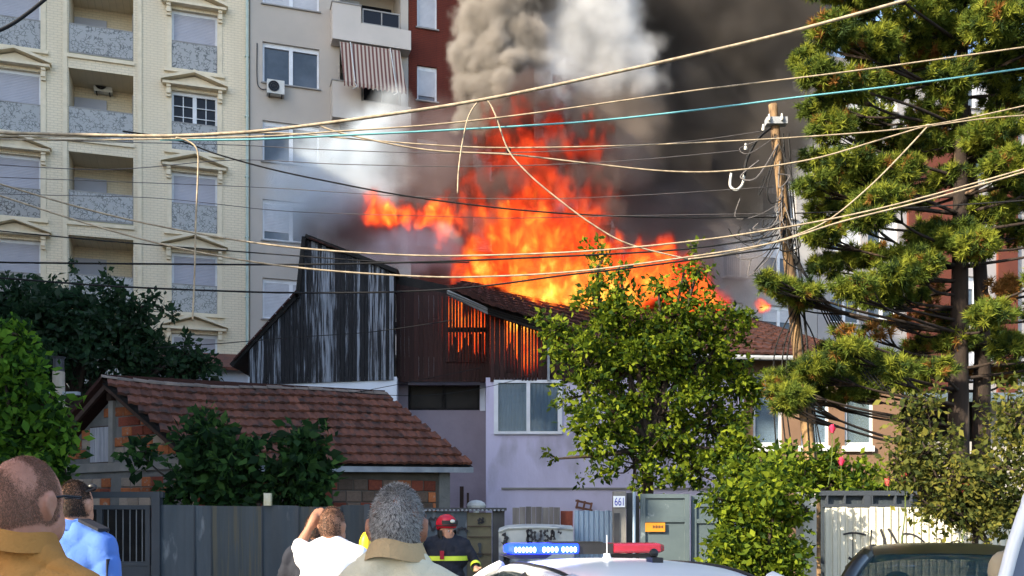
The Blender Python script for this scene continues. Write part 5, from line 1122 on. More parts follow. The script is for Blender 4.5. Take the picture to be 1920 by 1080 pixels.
M['redlens'] = pm('red_beacon_lens', (.30, .012, .03), (.24, .01, .025), 5, rough=.2, spec=.6)
M['taillight'] = pm('tail_light_lens', (.35, .01, .01), (.28, .01, .01), 5, rough=.2)
M['headlight'] = pm('headlight_lens', (.6, .62, .65), (.5, .52, .55), 5, rough=.1)
def car(name, label, cat, loc, rz, paint, glass, L=4.4, W=1.78, H=1.44, belt=.92, roof=(-1.15, .75), hoodz=.88, rw=.56, screenbase=(-1.95, 1.55), tailz=.95, parent_parts=None):
    """local frame: +Y is the nose, origin on the ground"""
    root = empty(name, loc, label, cat, rz=rz); T4 = Matrix.Translation(Vector(loc)) @ Matrix.Rotation(rz, 4, 'Z')
    def put(mb, nm, mt, par=None, smooth=False):
        mb.v = [tuple(T4 @ Vector(v)) for v in mb.v]; return mb.build(nm, mt, par or root, smooth)
    st = [(-L/2, .35, tailz-.25, .86), (-L/2+.06, .26, tailz-.02, .95), (-L/2+.35, .22, tailz, 1.0), (screenbase[0], .2, belt, 1.0), (-.6, .2, belt-.01, 1.0), (.4, .2, belt-.02, 1.0), (screenbase[1], .2, hoodz, 1.0), (L/2-.35, .22, hoodz-.1, .98), (L/2-.06, .28, hoodz-.22, .9), (L/2, .38, hoodz-.38, .8)]
    b = MB(); n = 14; rings = []
    for y, z0, z1, k in st:
        r = []
        for i in range(n):
            a = 2*math.pi*i/n+math.pi/n; c, s = math.cos(a), math.sin(a); e = .42
            x = math.copysign(abs(c)**e, c)*W/2*k; zz = (z0+z1)/2+math.copysign(abs(s)**e, s)*(z1-z0)/2
            r.append((x*(1-.05*max(0, (zz-.6)/.4)), y, zz))
        rings.append(r)
    vs = [v for r in rings for v in r]
    b.add(vs, [(i*n+j, i*n+(j+1) % n, (i+1)*n+(j+1) % n, (i+1)*n+j) for i in range(len(st)-1) for j in range(n)]+[tuple(range(n)), tuple(range((len(st)-1)*n, len(st)*n))[::-1]])
    body = put(b, 'body', paint, None, True)
    y0, y1 = roof
    def roofz(u, v):                                     # u across -1..1, v along 0..1
        return H-.035*abs(u)**2.2-.06*max(0, (abs(v-.5)*2)**3)-.012*abs(u)**8
    def rwid(v): return rw*(1-.06*abs(v-.45)*2)
    b = MB(); b.grid(lambda u, v: ((2*u-1)*rwid(v), y0+(y1-y0)*v+.06*(1-(2*u-1)**2)*(1 if v > .5 else -1)*abs(2*v-1)**6, roofz(2*u-1, v)), 14, 12)
    b.grid(lambda u, v: ((1-2*u)*rwid(v)*.99, y0+(y1-y0)*v, roofz(2*u-1, v)-.045), 8, 6); put(b, 'roof', paint, None, True)
    bw = W/2-.07; sb = screenbase
    def cpt(sd, end, t):                                 # corner pillar curve
        yr, yb = (y0, sb[0]) if end < 0 else (y1, sb[1]); a = Vector((sd*rw*.95, yr, H-.085)); m_ = Vector((sd*(rw*.35+bw*.65), yr*.42+yb*.58, (H+belt)/2+.04)); c = Vector((sd*bw, yb, belt-.02))
        return a*(1-t)**2+m_*2*t*(1-t)+c*t*t
    for sd in (-1, 1):
        for end in (-1, 1):
            b = MB(); b.tube([cpt(sd, end, t) for t in np.linspace(0, 1, 9)], .045 if end > 0 else .06, 8); put(b, 'pillar', paint, None, True)
        b = MB(); ym = (y0+y1)/2-.1; b.tube([(sd*rw*.97, ym, H-.07), (sd*(rw+bw)/2+sd*.05, ym, (H+belt)/2+.05), (sd*bw, ym, belt-.02)], .035, 6); put(b, 'pillar', M['blackplastic'], None, True)
        b = MB(); b.tube([(sd*rwid(v)*1.0, y0+(y1-y0)*v, roofz(1, v)-.02) for v in np.linspace(0, 1, 12)], .03, 8); put(b, 'roof_rail', paint, None, True)
        b = MB(); b.tube([(sd*rwid(v)*.93, y0+(y1-y0)*v, roofz(.93, v)+.006) for v in np.linspace(0, 1, 12)], .012, 6); put(b, 'drip_seal', M['blackplastic'], None, True)
        def sidept(u, v): return cpt(sd, -1, 1-v)*(1-u)+cpt(sd, 1, 1-v)*u
        b = MB(); b.grid(lambda u, v: sidept(u, v)+Vector((sd*.02*math.sin(v*math.pi), 0, 0)), 10, 6); put(b, 'side_window', glass, None, True)
    for end, nm in ((-1, 'rear_screen'), (1, 'windscreen')):
        b = MB(); b.grid(lambda u, v: cpt(-1, end, 1-v)*(1-u)+cpt(1, end, 1-v)*u+Vector((0, end*.07*math.sin(u*math.pi)*(.4+.6*(1-v)), .03*math.sin(u*math.pi)*v)), 12, 6); put(b, nm, glass, None, True)
    for sx in (-1, 1):
        for sy in (-L/2+.82, L/2-.86):
            b = MB(); b.tube([(sx*(W/2-.2), sy, .31), (sx*(W/2-.0), sy, .31)], .31, 20); wh = put(b, 'wheel', M['rubber']); b = MB(); b.tube([(sx*(W/2-.01), sy, .31), (sx*(W/2+.012), sy, .31)], .2, 14); put(b, 'rim', M['alloy'], wh)
        b = MB(); b.ell((sx*(W/2-.28), L/2-.1, hoodz-.28), (.2, .09, .09), 10, 6); put(b, 'headlight', M['headlight'])
        b = MB(); b.ell((sx*(W/2-.22), -L/2+.06, tailz-.14), (.16, .06, .1), 10, 6); put(b, 'tail_light', M['taillight'])
        b = MB(); b.ell((sx*(W/2+.06), sb[1]-.55, belt+.08), (.1, .06, .075), 10, 6); put(b, 'mirror', paint, None, True)
        b = MB(); b.ell((sx*.36, .0, H-.36), (.13, .06, .12), 10, 8); b.ell((sx*.36, .02, H-.70), (.24, .09, .32), 10, 8); put(b, 'seat', M['seat'], None, True)
    b = MB(); b.box((-.62, -1.2, .3), (.62, -1.05, H-.52)); put(b, 'rear_bench', M['seat'])
    return root, put
# police car
pc, put = car('police_car', 'white police car with a blue and red roof light bar', 'car', (.60, 6.55, 0), R(12), M['carwhite'], M['carglass'], L=4.3, W=1.76, H=1.425, roof=(-1.35, .62), rw=.60, screenbase=(-2.05, 1.45), belt=.93)
LBZ = 1.437; LBY = .38; hw = .575
b = MB(); b.box((-hw*.13, LBY-.11, LBZ), (hw*.32, LBY+.11, LBZ+.075)); b.box((-hw*.45, LBY-.08, LBZ+.075), (hw*.2, LBY+.08, LBZ+.088)); lb = put(b, 'light_bar', M['blackplastic'])
def lens(x0, x1, mt, nm):
    b = MB(); n = 10; vs = []
    for i, x in enumerate((x0, x0+(.03 if x0 < -hw+.01 else 0)+1e-4, x1-(.04 if x1 > hw-.01 else 0)-1e-4, x1)):
        k = .72 if (i == 0 and x0 < -hw+.01) or (i == 3 and x1 > hw-.01) else 1
        for j in range(n):
            a = 2*math.pi*j/n+.3; c, s = math.cos(a), math.sin(a); vs.append((x, LBY+math.copysign(abs(c)**.5, c)*.13*k, LBZ+.04+math.copysign(abs(s)**.5, s)*.038*k))
    b.add(vs, [(i*n+j, i*n+(j+1) % n, (i+1)*n+(j+1) % n, (i+1)*n+j) for i in range(3) for j in range(n)]+[tuple(range(n)), tuple(range(3*n, 4*n))[::-1]]); return put(b, nm, mt, lb, False)
lens(-hw, -hw*.13-.002, M['bluelight'], 'blue_lens'); lens(hw*.32+.002, hw, M['redlens'], 'red_lens')
for x0, x1, k in ((-hw+.03, -hw+.19, 6), (-hw+.23, -hw+.35, 4), (-hw+.37, -hw+.485, 4)):
    for i in range(k):
        x = x0+(x1-x0)*(i+.5)/k; b = MB(); b.ell((x, LBY-.128, LBZ+.035), ((x1-x0)/k*.42, .014, .02), 8, 6); put(b, 'lamp', M['bluelamp'], lb)
for x in (-.42, .36):
    b = MB(); b.hexa([(x-.12, LBY-.05, H_:=1.405), (x+.12, LBY-.05, 1.405), (x+.12, LBY+.06, 1.405), (x-.12, LBY+.06, 1.405)], [(x-.2, LBY-.05, LBZ-.003), (x+.17, LBY-.05, LBZ-.003), (x+.17, LBY+.06, LBZ-.003), (x-.2, LBY+.06, LBZ-.003)]); put(b, 'foot', M['blackplastic'], lb)
b = MB(); b.tube([(-.02, -.22, 1.42), (-.02, -.22, 1.46)], [.03, .02], 10); b.tube([(-.02, -.22, 1.46), (-.03, -.25, 1.58)], .0028, 5); put(b, 'antenna', M['carwhite'])
b = MB(); b.box((.10, -.75, 1.415), (.17, -.64, 1.45)); b.ell((.135, -.68, 1.475), (.03, .03, .03), 8, 6); put(b, 'camera_mount', M['blackplastic'])
# dark car
car('parked_car', 'dark brown parked car in front of the cream corrugated fence', 'car', (3.62, 8.05, 0), R(-22), M['cardark'], M['carglass2'], L=4.5, W=1.72, H=1.485, roof=(-.75, 1.0), rw=.62, screenbase=(-1.72, 1.8), belt=.95)
# white van at the right edge
vr = empty('white_van', (2.9, 3.5, 0), 'white vehicle cut off at the edge beside the dark car', 'van')
def vp(px, py, Y): return P(px, py, Y)
b = MB(); A, B = vp(1884, 1085, 3.1), vp(1934, 930, 3.1)
Yv = 3.1
b.prism([Vector((A.x-.7, Yv, .35)), Vector((A.x+2.2, Yv, .35)), Vector((A.x+2.2, Yv, 1.48)), Vector((A.x-.0, Yv, 1.48-.02)), Vector((A.x-.72, Yv, 1.22))], (1.3, 1.7, 0)); b.build('body', M['carwhite'], vr)
b = MB(); pts = [vp(1876, 1110, Yv), vp(1886, 1075, Yv), vp(1898, 1030, Yv), vp(1911, 990, Yv), vp(1924, 955, Yv), vp(1945, 920, Yv), vp(2050, 905, Yv), vp(2300, 900, Yv)]; b.tube(spline(pts, 5), .022, 8); b.build('pillar', M['carwhite'], vr, True)
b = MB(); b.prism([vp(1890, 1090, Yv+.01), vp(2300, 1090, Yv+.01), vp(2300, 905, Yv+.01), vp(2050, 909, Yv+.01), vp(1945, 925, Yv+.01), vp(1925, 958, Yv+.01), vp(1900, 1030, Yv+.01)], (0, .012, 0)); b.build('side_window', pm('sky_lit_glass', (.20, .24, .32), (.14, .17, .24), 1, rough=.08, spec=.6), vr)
b = MB(); b.prism([vp(1945, 921, Yv+.03), vp(2300, 901, Yv+.03), vp(2300, 893, Yv+.03), vp(1960, 905, Yv+.03)], (1.25, 1.6, 0)); b.build('roof', M['carwhite'], vr)
for x in (A.x-.2, A.x+1.7):
    for y in (Yv-.03, Yv+1.5):
        b = MB(); b.tube([(x, y, .33), (x, y+.22, .33)], .33, 18); b.build('wheel', M['rubber'], vr)
c = vp(1882, 1072, 3.4); b = MB(); b.ell(c, (.055, .045, .075), 12, 8); b.build('mirror', pm('dusty_beige_plastic', (.40, .32, .20), (.32, .25, .16), 9, rough=.6), vr, True)

# ------------------------------------------------------------------ people
def ellm(c, r, rot=None):
    b = MB(); b.ell((0, 0, 0), r, 18, 12); q = Matrix.Translation(Vector(c)) @ (Euler(rot).to_matrix().to_4x4() if rot else Matrix()); b.v = [tuple(q @ Vector(v)) for v in b.v]; return b
def caps(p0, p1, r0, r1):
    p0, p1 = Vector(p0), Vector(p1); b = MB(); d = (p1-p0).normalized(); pts = []; rr = []
    for k in range(5): a = math.pi/2*(1-k/4); pts.append(p0-d*r0*math.sin(a)*.98); rr.append(max(.002, r0*math.cos(a)))
    for k in range(5): a = math.pi/2*k/4; pts.append(p1+d*r1*math.sin(a)*.98); rr.append(max(.002, r1*math.cos(a)))
    b.tube(pts, rr, 14); return b
def skinned(name, prims, T4, mat, parent, vox=.012, smooth=4, fold=None, cut=None):
    b = MB()
    for pr in prims:
        pr = ellm(*pr[1:]) if pr[0] == 'e' else caps(*pr[1:]); b.add(pr.v, pr.f)
    me = b.mesh('tmp', mat); o = bpy.data.objects.new('tmp', me); col.objects.link(o)
    md = o.modifiers.new('r', 'REMESH'); md.mode = 'VOXEL'; md.voxel_size = vox
    ms = o.modifiers.new('s', 'SMOOTH'); ms.iterations = smooth; ms.factor = .5
    dg = bpy.context.evaluated_depsgraph_get(); dg.update(); m2 = bpy.data.meshes.new_from_object(o.evaluated_get(dg)); bpy.data.objects.remove(o); bpy.data.meshes.remove(me)
    n = len(m2.vertices); co = np.empty(n*3, np.float32); m2.vertices.foreach_get('co', co); co = co.reshape(-1, 3).astype(float)
    if fold is not None:
        nr = np.empty(n*3, np.float32); m2.vertices.foreach_get('normal', nr); nr = nr.reshape(-1, 3); co = co+nr*fold(co)[:, None]
    A = np.array(T4); co = co @ A[:3, :3].T+A[:3, 3]
    m2.vertices.foreach_set('co', co.astype(np.float32).ravel()); m2.polygons.foreach_set('use_smooth', [True]*len(m2.polygons)); m2.materials.clear(); m2.materials.append(mat); m2.name = name; m2.update()
    return link(name, m2, parent)
def hairs(T4, c, r, n, ln, mats, wts, parent, keep, seed, lift=.5, w=.0016, name='hair'):
    g = np.random.default_rng(seed); d = unit(g.normal(size=(n*3, 3))); d = d[[keep(x) for x in d]][:n]; m = len(d)
    p = np.array(c)+d*np.array(r); nr = unit(d/np.array(r)); dn = np.array([0, 0, -1.])[None, :]; tan = dn-nr*(nr*dn).sum(1, keepdims=True); tan = unit(tan+g.normal(size=(m, 3))*.35+np.array([0, .0, 0]))
    dr = unit(nr*lift+tan*(1-lift)+g.normal(size=(m, 3))*.12); s = unit(np.cross(dr, nr))*w; L_ = ln*g.uniform(.6, 1.2, m)[:, None]
    v = np.empty((m, 3, 3)); v[:, 0] = p-s; v[:, 1] = p+s; v[:, 2] = p+dr*L_; A = np.array(T4); v = v.reshape(-1, 3) @ A[:3, :3].T+A[:3, 3]
    return link(name, np_mesh(name, v, 3, mats, g.choice(len(mats), m, p=wts)), parent)
def skinmat(name, c, c2): return pm(name, c, c2, 14, rough=.55, bump=.15, bscale=90, spec=.35)
def stubblemat(name, skin, hair, z0, z1, top=None):
    """scalp skin that carries cropped hair: hair colour by growth area in head coordinates"""
    m = pm(name, skin, tuple(x*.85 for x in skin), 18, rough=.6); return m
SK1 = skinmat('skin_ruddy', (.34, .155, .095), (.27, .115, .07)); SK2 = skinmat('skin_tan', (.33, .165, .10), (.27, .13, .08)); SK3 = skinmat('skin_fair', (.42, .22, .15), (.34, .17, .11))
BLK = pm('black_plastic_frame', (.012, .012, .014), (.02, .02, .022), 5, rough=.35)
def figure(name, label, X, Y, H, rz, skin, top, topm, legm, arms, headpitch=0., headyaw=0., bulk=1., collar=None, face=False, sleeve='long', vox=.011, shw=.19, foldamp=.006, hairspec=None, neckr=.062, lean=0., headr=(.078, .098, .115), shf=.845, cu=0.):
    """one standing figure; local frame feet at origin, facing +Y"""
    root = empty(name, (X, Y, 0), label, 'person', rz=rz)
    T4 = Matrix.Translation((X, Y, 0)) @ Matrix.Rotation(rz, 4, 'Z') @ Matrix.Rotation(lean, 4, 'X')
    hz = H-headr[2]-.005; sh = H*shf; hip = H*.52; kn = H*.28
    HT = T4 @ Matrix.Translation((0, .02, hz-.08)) @ Matrix.Rotation(headyaw, 4, 'Z') @ Matrix.Rotation(headpitch, 4, 'X') @ Matrix.Translation((0, 0, .08))
    inv = T4.inverted() @ HT
    def hp(v): return tuple(inv @ Vector(v))
    prims = [('e', hp((0, 0, .0)), headr), ('e', hp((0, .03, -.06)), (headr[0]*.86, headr[1]*.78, .075)), ('e', hp((0, -.022, .012)), (headr[0]*.99, headr[1]*.82, headr[2]*.86)),
             ('c', (0, -.005, sh-.01), hp((0, -.012, -.05)), neckr*.95, neckr*.96), ('e', (0, 0, sh-.16), (shw*.85*bulk, .10*bulk, .22)), ('e', (0, .0, hip+.08), (.15*bulk, .10*bulk, .16)), ('c', (-shw*.8, 0, sh-.03), (shw*.8, 0, sh-.03), .055, .055), ('c', (-.0, -.0, sh-.16), (0, 0, hip+.1), .11*bulk, .11*bulk)]
    for s in (-1, 1):
        eo = Vector((s*headr[0]*.98, -.004, -.012)); hx = [(0, .016, -.012), (.006, .020, .012), (.010, .010, .030), (.013, -.008, .033), (.015, -.020, .020), (.014, -.022, .0), (.009, -.012, -.022), (.004, .002, -.034), (0, .010, -.030)]; hx = [tuple(x*.86 for x in h_) for h_ in hx]
        for (a1, a2, a3), (b1, b2, b3) in zip(hx, hx[1:]): prims.append(('c', hp(eo+Vector((s*a1, a2, a3))), hp(eo+Vector((s*b1, b2, b3))), .0065, .0065))
        prims.append(('e', hp(eo+Vector((s*.004, -.002, .0))), (.0085, .021, .029)))
        prims += [('c', (s*.085, 0, hip), (s*.10, .01, kn), .075, .052), ('c', (s*.10, .01, kn), (s*.105, -.02, .08), .052, .036), ('c', (s*.105, -.03, .05), (s*.115, .14, .035), .035, .03)]
        a = arms[0 if s < 0 else 1]; prims += [('c', (s*shw*.9, 0, sh-.03), a[0], .045, .038), ('c', a[0], a[1], .038, .026)]
        w, e = Vector(a[1]), Vector(a[0]); d = (w-e).normalized(); sd = d.cross(Vector((0, 1, 0))); sd = sd.normalized() if sd.length > .1 else Vector((1, 0, 0)); fw = sd.cross(d).normalized()
        prims.append(('c', w, w+d*.075, .026, .034))
        for k, (o_, ln_) in enumerate(((-.028, .070), (-.010, .080), (.009, .076), (.026, .060))):
            b0 = w+d*.085+sd*o_; b1 = b0+d*ln_*.5+fw*.008; prims += [('c', b0, b1, .0095, .009), ('c', b1, b1+d*ln_*.42+fw*.022, .009, .0075)]
        prims += [('c', w+d*.03+sd*-.028, w+d*.07+sd*-.058+fw*.01, .012, .010), ('c', w+d*.07+sd*-.058+fw*.01, w+d*.105+sd*-.062+fw*.02, .010, .008)]
    if face:
        prims += [('e', hp((0, headr[1]+.004, -.012)), (.013, .020, .024)), ('e', hp((0, headr[1]*.93, .02)), (.045, .014, .010)), ('e', hp((0, headr[1]*.9, -.062)), (.024, .012, .008)), ('e', hp((0, headr[1]*.82, -.095)), (.026, .020, .018)), ('e', hp((-.033, headr[1]*.8, -.03)), (.022, .02, .018)), ('e', hp((.033, headr[1]*.8, -.03)), (.022, .02, .018))]
    skinned('body', prims, T4, skin, root, vox*.8 if H > 1 else vox, 2)
    if face:
        for s in (-1, 1):
            b = MB(); c = HT @ Vector((s*.031, headr[1]*.86, .0)); b.ell(c, (.012, .012, .008), 8, 6); b.build('eye', M['insul'], root, True)
            b = MB(); c = HT @ Vector((s*.031, headr[1]*.86+.009, .0)); b.ell(c, (.005, .005, .005), 8, 6); b.build('pupil', BLK, root, True)
    k = 1.0; tw = [('e', (0, -.005, sh-.17), (shw*.98*bulk, .135*bulk, .24)), ('e', (0, 0, hip+.10), (.185*bulk, .14*bulk, .22)), ('c', (-shw*.86, -.005, sh-.035), (shw*.86, -.005, sh-.035), .068, .068), ('c', (-.075, -.012, sh-.005), (.075, -.012, sh-.005), .088, .088), ('c', (0, 0, sh-.08), (0, 0, hip+.02), .135*bulk, .15*bulk)]
    for s in (-1, 1):
        tw.append(('c', (s*.035, -.016, sh+.035+cu*.8), (s*shw*.84, -.006, sh-.025), .066, .062))
        a = arms[0 if s < 0 else 1]; e, w = Vector(a[0]), Vector(a[1])
        tw.append(('c', (s*shw*.92, -.005, sh-.04), e, .072*bulk**.5, .058))
        if sleeve == 'long': tw.append(('c', e, w-(w-e)*.04, .058, .044))
        elif sleeve == 'short': tw[-1] = ('c', (s*shw*.92, -.005, sh-.04), Vector((s*shw*.92, -.005, sh-.04)).lerp(e, .72), .072, .066)
    def fold(co):
        x, y, z = co[:, 0], co[:, 1], co[:, 2]; a = np.abs(x)
        f = np.sin(z*38+a*30+np.sin(x*21)*1.6)*np.sin(x*17+z*9+1.3)+.6*np.sin(x*46+np.sin(z*24)*1.4)*np.cos(z*20+1)
        c1 = np.abs(np.sin(x*9+z*26+np.sin(z*11+x*5)*1.2)); c2 = np.abs(np.sin(a*24-z*15+np.sin(a*14)*1.1+.7)); cr = np.exp(-c1*7)+.8*np.exp(-c2*8)
        return f*foldamp*.8-cr*foldamp*1.1
    tp = skinned(top, tw, T4, topm, root, vox, 11, fold)
    if collar:
        b = MB(); n = 30; r1 = neckr+.016; r0 = neckr+.038
        def cpt_(u, v, o_=0.): a = u*2*math.pi-math.pi/2; return T4 @ Vector((math.cos(a)*(r0+(r1-r0)*v+o_), math.sin(a)*(r0+(r1-r0)*v+o_)*.98-.008, sh+.045+cu+v*.052-.030*(1+math.sin(a))*.5+.006*math.sin(a*3+1)))
        b.grid(lambda u, v: cpt_(u, v), n, 4); b.grid(lambda u, v: cpt_(-u, v, -.006), n, 4); b.grid(lambda u, v: cpt_(u, 1, -.006*v), n, 1); b.build('collar', collar, tp, True)
    lg = [('e', (0, 0, hip+.02), (.165*bulk, .125*bulk, .12))]
    for s in (-1, 1): lg += [('c', (s*.085, 0, hip), (s*.10, .01, kn), .095, .07), ('c', (s*.10, .01, kn), (s*.105, -.02, .1), .07, .06)]
    skinned('trousers', lg, T4, legm, root, .02, 3)
    for s in (-1, 1): skinned('shoe', [('c', (s*.105, -.05, .055), (s*.118, .15, .045), .05, .042)], T4, BLK, root, .014, 2)
    return root, T4, HT, tp
ORANGE = pm('ochre_jacket_cloth', (.40, .185, .045), (.33, .15, .036), 5, rough=.85, bump=.25, bscale=120)
BLUE = pm('light_blue_shirt', (.075, .17, .50), (.06, .14, .43), 5, rough=.8, bump=.15, bscale=120)
WHITE = pm('white_shirt', (.80, .79, .82), (.74, .73, .77), 5, rough=.85, bump=.1, bscale=120)
BEIGE = pm('beige_jacket_cloth', (.57, .51, .37), (.50, .45, .33), 3, rough=.9, bump=.25, bscale=140, c3=(.38, .30, .18), s3=4, lo3=.6, hi3=.75)
TAN = pm('tan_collar', (.40, .28, .15), (.34, .23, .12), 6, rough=.9, bump=.25, bscale=140)
NAVY = pm('dark_navy_cloth', (.012, .014, .022), (.018, .02, .03), 6, rough=.85, bump=.2, bscale=100)
JEANS = pm('dark_trousers', (.03, .035, .05), (.022, .026, .04), 6, rough=.9)
HB = [pm('brown_hair', (.055, .030, .018), (.04, .022, .014), 9, rough=.6), pm('dark_hair', (.022, .014, .010), (.016, .010, .008), 9, rough=.6), pm('grey_hair', (.44, .41, .385), (.35, .325, .305), 9, rough=.5), pm('salt_hair', (.17, .15, .14), (.12, .105, .10), 9, rough=.55)]
SCALP = skinmat('scalp_pink', (.44, .205, .14), (.36, .16, .105))
hang = lambda s, sh=.0: ((s*.27, .0, 1.16), (s*.29, .06, .92))
# bald man in the ochre jacket
Xb = P(40, 0, 2.5).x
rt, T4, HT, tp = figure('person', 'man with cropped balding head and ochre brown jacket seen from behind', Xb, 2.5, 1.852, R(-14), SCALP, 'jacket', ORANGE, JEANS, (hang(-1), hang(1)), headyaw=R(-6), bulk=1.1, collar=ORANGE, shw=.20, neckr=.074, vox=.010, foldamp=.008, headr=(.079, .100, .118), shf=.822, cu=.04)
hr_ = (.0825, .1025, .1185)
hairs(HT, (0, -.006, .0), (.0805, .102, .1165), 30000, .006, [pm('cropped_hair', (.19, .10, .065), (.15, .08, .052), 9, rough=.7), SCALP], [.72, .28], rt, lambda d: d[1] < .35+.2*nrng.random() and d[2] > -.62+.12*nrng.random() and nrng.random() > (1.15-2.4*math.sqrt((d[0]+.15)**2+(d[1]+.35)**2) if d[2] > 0 else 0) and not (abs(d[0]) > .95 and abs(d[2]+.1) < .2), 1, lift=.3, w=.0008)
eg = empty('eyeglasses', HT @ Vector((0, .1, .012)), 'black spectacles worn by the balding man in the ochre jacket', 'glasses')
for s_ in (-1, 1):
    b = MB(); b.tube([tuple(HT @ Vector(v)) for v in ((s_*.083, .10, .012), (s_*.085, .04, .014), (s_*.084, -.004, .008))], .0035, 6); b.build('arm', BLK, eg)
    b = MB(); b.tube([tuple(HT @ Vector(v)) for v in ((s_*.083, .10, .012), (s_*.05, .118, .012), (s_*.008, .122, .010))], .003, 5); b.build('rim', BLK, eg)
# police officer
Xp = P(136, 0, 5.0).x
rt, T4, HT, tp = figure('person', 'police officer in light blue shirt with sunglasses on his cropped head', Xp, 5.0, 1.885, R(-20), SK3, 'shirt', BLUE, NAVY, (hang(-1), ((.30, -.02, 1.18), (.33, .08, .95))), headyaw=R(8), bulk=1.05, collar=BLUE, sleeve='short', shw=.225, vox=.012, foldamp=.006)
hairs(HT, (0, -.006, .006), (.079, .099, .116), 9000, .012, HB[:2], [.45, .55], rt, lambda d: d[2] > -.6 and (d[1] < .3 or d[2] > .55), 2, lift=.3, w=.0016)
sg = empty('sunglasses', HT @ Vector((0, .03, .10)), 'black sunglasses pushed up on the police officer head', 'glasses')
for s in (-1, 1):
    b = MB(); b.tube([tuple(HT @ Vector(v)) for v in ((s*.062, .075, .085), (s*.078, .02, .072), (s*.082, -.03, .062))], .004, 6); b.build('arm', BLK, sg)
    b = MB(); c = HT @ Vector((s*.034, .088, .088)); b.ell(c, (.028, .012, .022), 10, 6); b.build('lens', BLK, sg, True)
shp = 1.885*.845; sp_ = MB(); sp_.hexa([(.085, -.05, shp+.078), (.085, .03, shp+.078), (.085, .03, shp+.094), (.085, -.05, shp+.094)], [(.215, -.05, shp+.028), (.215, .03, shp+.028), (.215, .03, shp+.044), (.215, -.05, shp+.044)]); sp_.v = [tuple(T4 @ Vector(v)) for v in sp_.v]; sp_.build('epaulette', NAVY, tp)
bd = MB(); c0 = Vector((.225*.92+.075, -.02, 1.885*.845-.15)); bd.box((c0.x-.003, c0.y-.045, c0.z-.05), (c0.x+.004, c0.y+.035, c0.z+.04)); bd.v = [tuple(T4 @ Vector(v)) for v in bd.v]; bd.build('badge', NAVY, tp)
# man in white shirt with his arm up
Xw = P(622, 0, 6.0).x
rt, T4, HT, tp = figure('person', 'man in sunlit white shirt raising one hand beside his head', Xw, 6.0, 1.762, R(-6), SK2, 'shirt', WHITE, JEANS, (((-.215, .03, 1.52), (-.165, .06, 1.625)), ((.26, .02, 1.14), (.22, .10, .93))), headyaw=R(-10), bulk=1.12, sleeve='short', shw=.185, vox=.012, foldamp=.007)
hairs(HT, (0, -.006, .006), (.079, .099, .116), 7000, .008, HB[:2]+[SK2], [.45, .3, .25], rt, lambda d: d[2] > -.55 and (d[1] < .3 or d[2] > .5), 3, lift=.3, w=.0016)
# man in dark clothes behind him
Xd = P(592, 0, 7.0).x
rt, T4, HT, tp = figure('person', 'man in dark clothes half hidden behind the white shirted man', Xd, 7.0, 1.735, R(-12), SK2, 'jacket', NAVY, JEANS, (hang(-1), hang(1)), bulk=1.05, vox=.014)
hairs(HT, (0, -.006, .006), (.079, .099, .116), 4000, .014, HB[:2], [.3, .7], rt, lambda d: d[2] > -.55 and (d[1] < .35 or d[2] > .5), 4, lift=.3, w=.002)
# grey-haired man
Xg = P(743, 0, 2.75).x
rt, T4, HT, tp = figure('person', 'grey haired man in a cream beige jacket seen from behind', Xg, 2.75, 1.782, R(-4), SK1, 'jacket', BEIGE, JEANS, (hang(-1), hang(1)), headyaw=R(2), headpitch=R(0), bulk=1.05, collar=TAN, shw=.185, vox=.010, foldamp=.006, neckr=.06, headr=(.076, .096, .114), shf=.832, cu=.045)
hairs(HT, (0, -.006, .004), (.0765, .097, .1145), 30000, .013, [HB[2], HB[3], HB[1]], [.55, .33, .12], rt, lambda d: d[2] > -.62 and (d[1] < .25 or d[2] > .45) and not (abs(d[0]) > .9 and d[2] < -.1) and not (abs(d[0]-.1) < .12 and abs(d[2]-.62) < .12 and nrng.random() < .7), 5, lift=.16, w=.0012)
# firefighters
YEL = pm('reflective_yellow', (.62, .75, .06), (.5, .62, .05), 8, rough=.4); TANK = pm('yellow_cylinder_paint', (.78, .58, .02), (.66, .46, .02), 4, rough=.4, c3=(.25, .2, .04), s3=9, lo3=.66, hi3=.72)
RED = pm('red_helmet_shell', (.50, .012, .03), (.40, .01, .025), 4, rough=.25, spec=.5)
def band(T4, c, r, h, mt, par, ax=None, nm='reflective_band'):
    b = MB(); c = Vector(c); n = 22
    d = Vector(ax).normalized() if ax is not None else Vector((0, 0, 1)); a = d.cross(Vector((0, 1, 0.01))).normalized(); e = d.cross(a)
    b.grid(lambda u, v: T4 @ (c+a*math.cos(u*2*math.pi)*r[0]+e*math.sin(u*2*math.pi)*r[1]+d*(v-.5)*h), n, 2); return b.build(nm, mt, par, True)
Xf = P(838, 0, 11.4).x; Hf = 1.70
fa = (((.36, .10, 1.30), (.56, .22, 1.18)), ((-.30, .02, 1.12), (-.32, .12, .9)))
rt, T4, HT, tp = figure('person', 'firefighter in dark coat and red helmet facing the street', Xf, 11.4, Hf-.03, R(180), SK3, 'coat', NAVY, NAVY, (((-.33, .02, 1.20), (-.35, .18, 1.13)), ((.36, .05, 1.36), (.31, .25, 1.45))), headyaw=R(38), bulk=1.25, face=True, shw=.22, vox=.013, foldamp=.006, collar=NAVY, shf=.862)
hm = empty('fire_helmet', HT @ Vector((0, 0, .05)), 'red firefighter helmet with dark visor', 'helmet')
b = MB(); b.ell((0, 0, 0), (.118, .145, .125), 20, 14); b.v = [tuple(HT @ Vector((v[0], v[1]-.012, max(v[2], -.045-.09*max(0, -v[1]/.145))+.078))) for v in b.v]; b.build('shell', RED, hm, True)
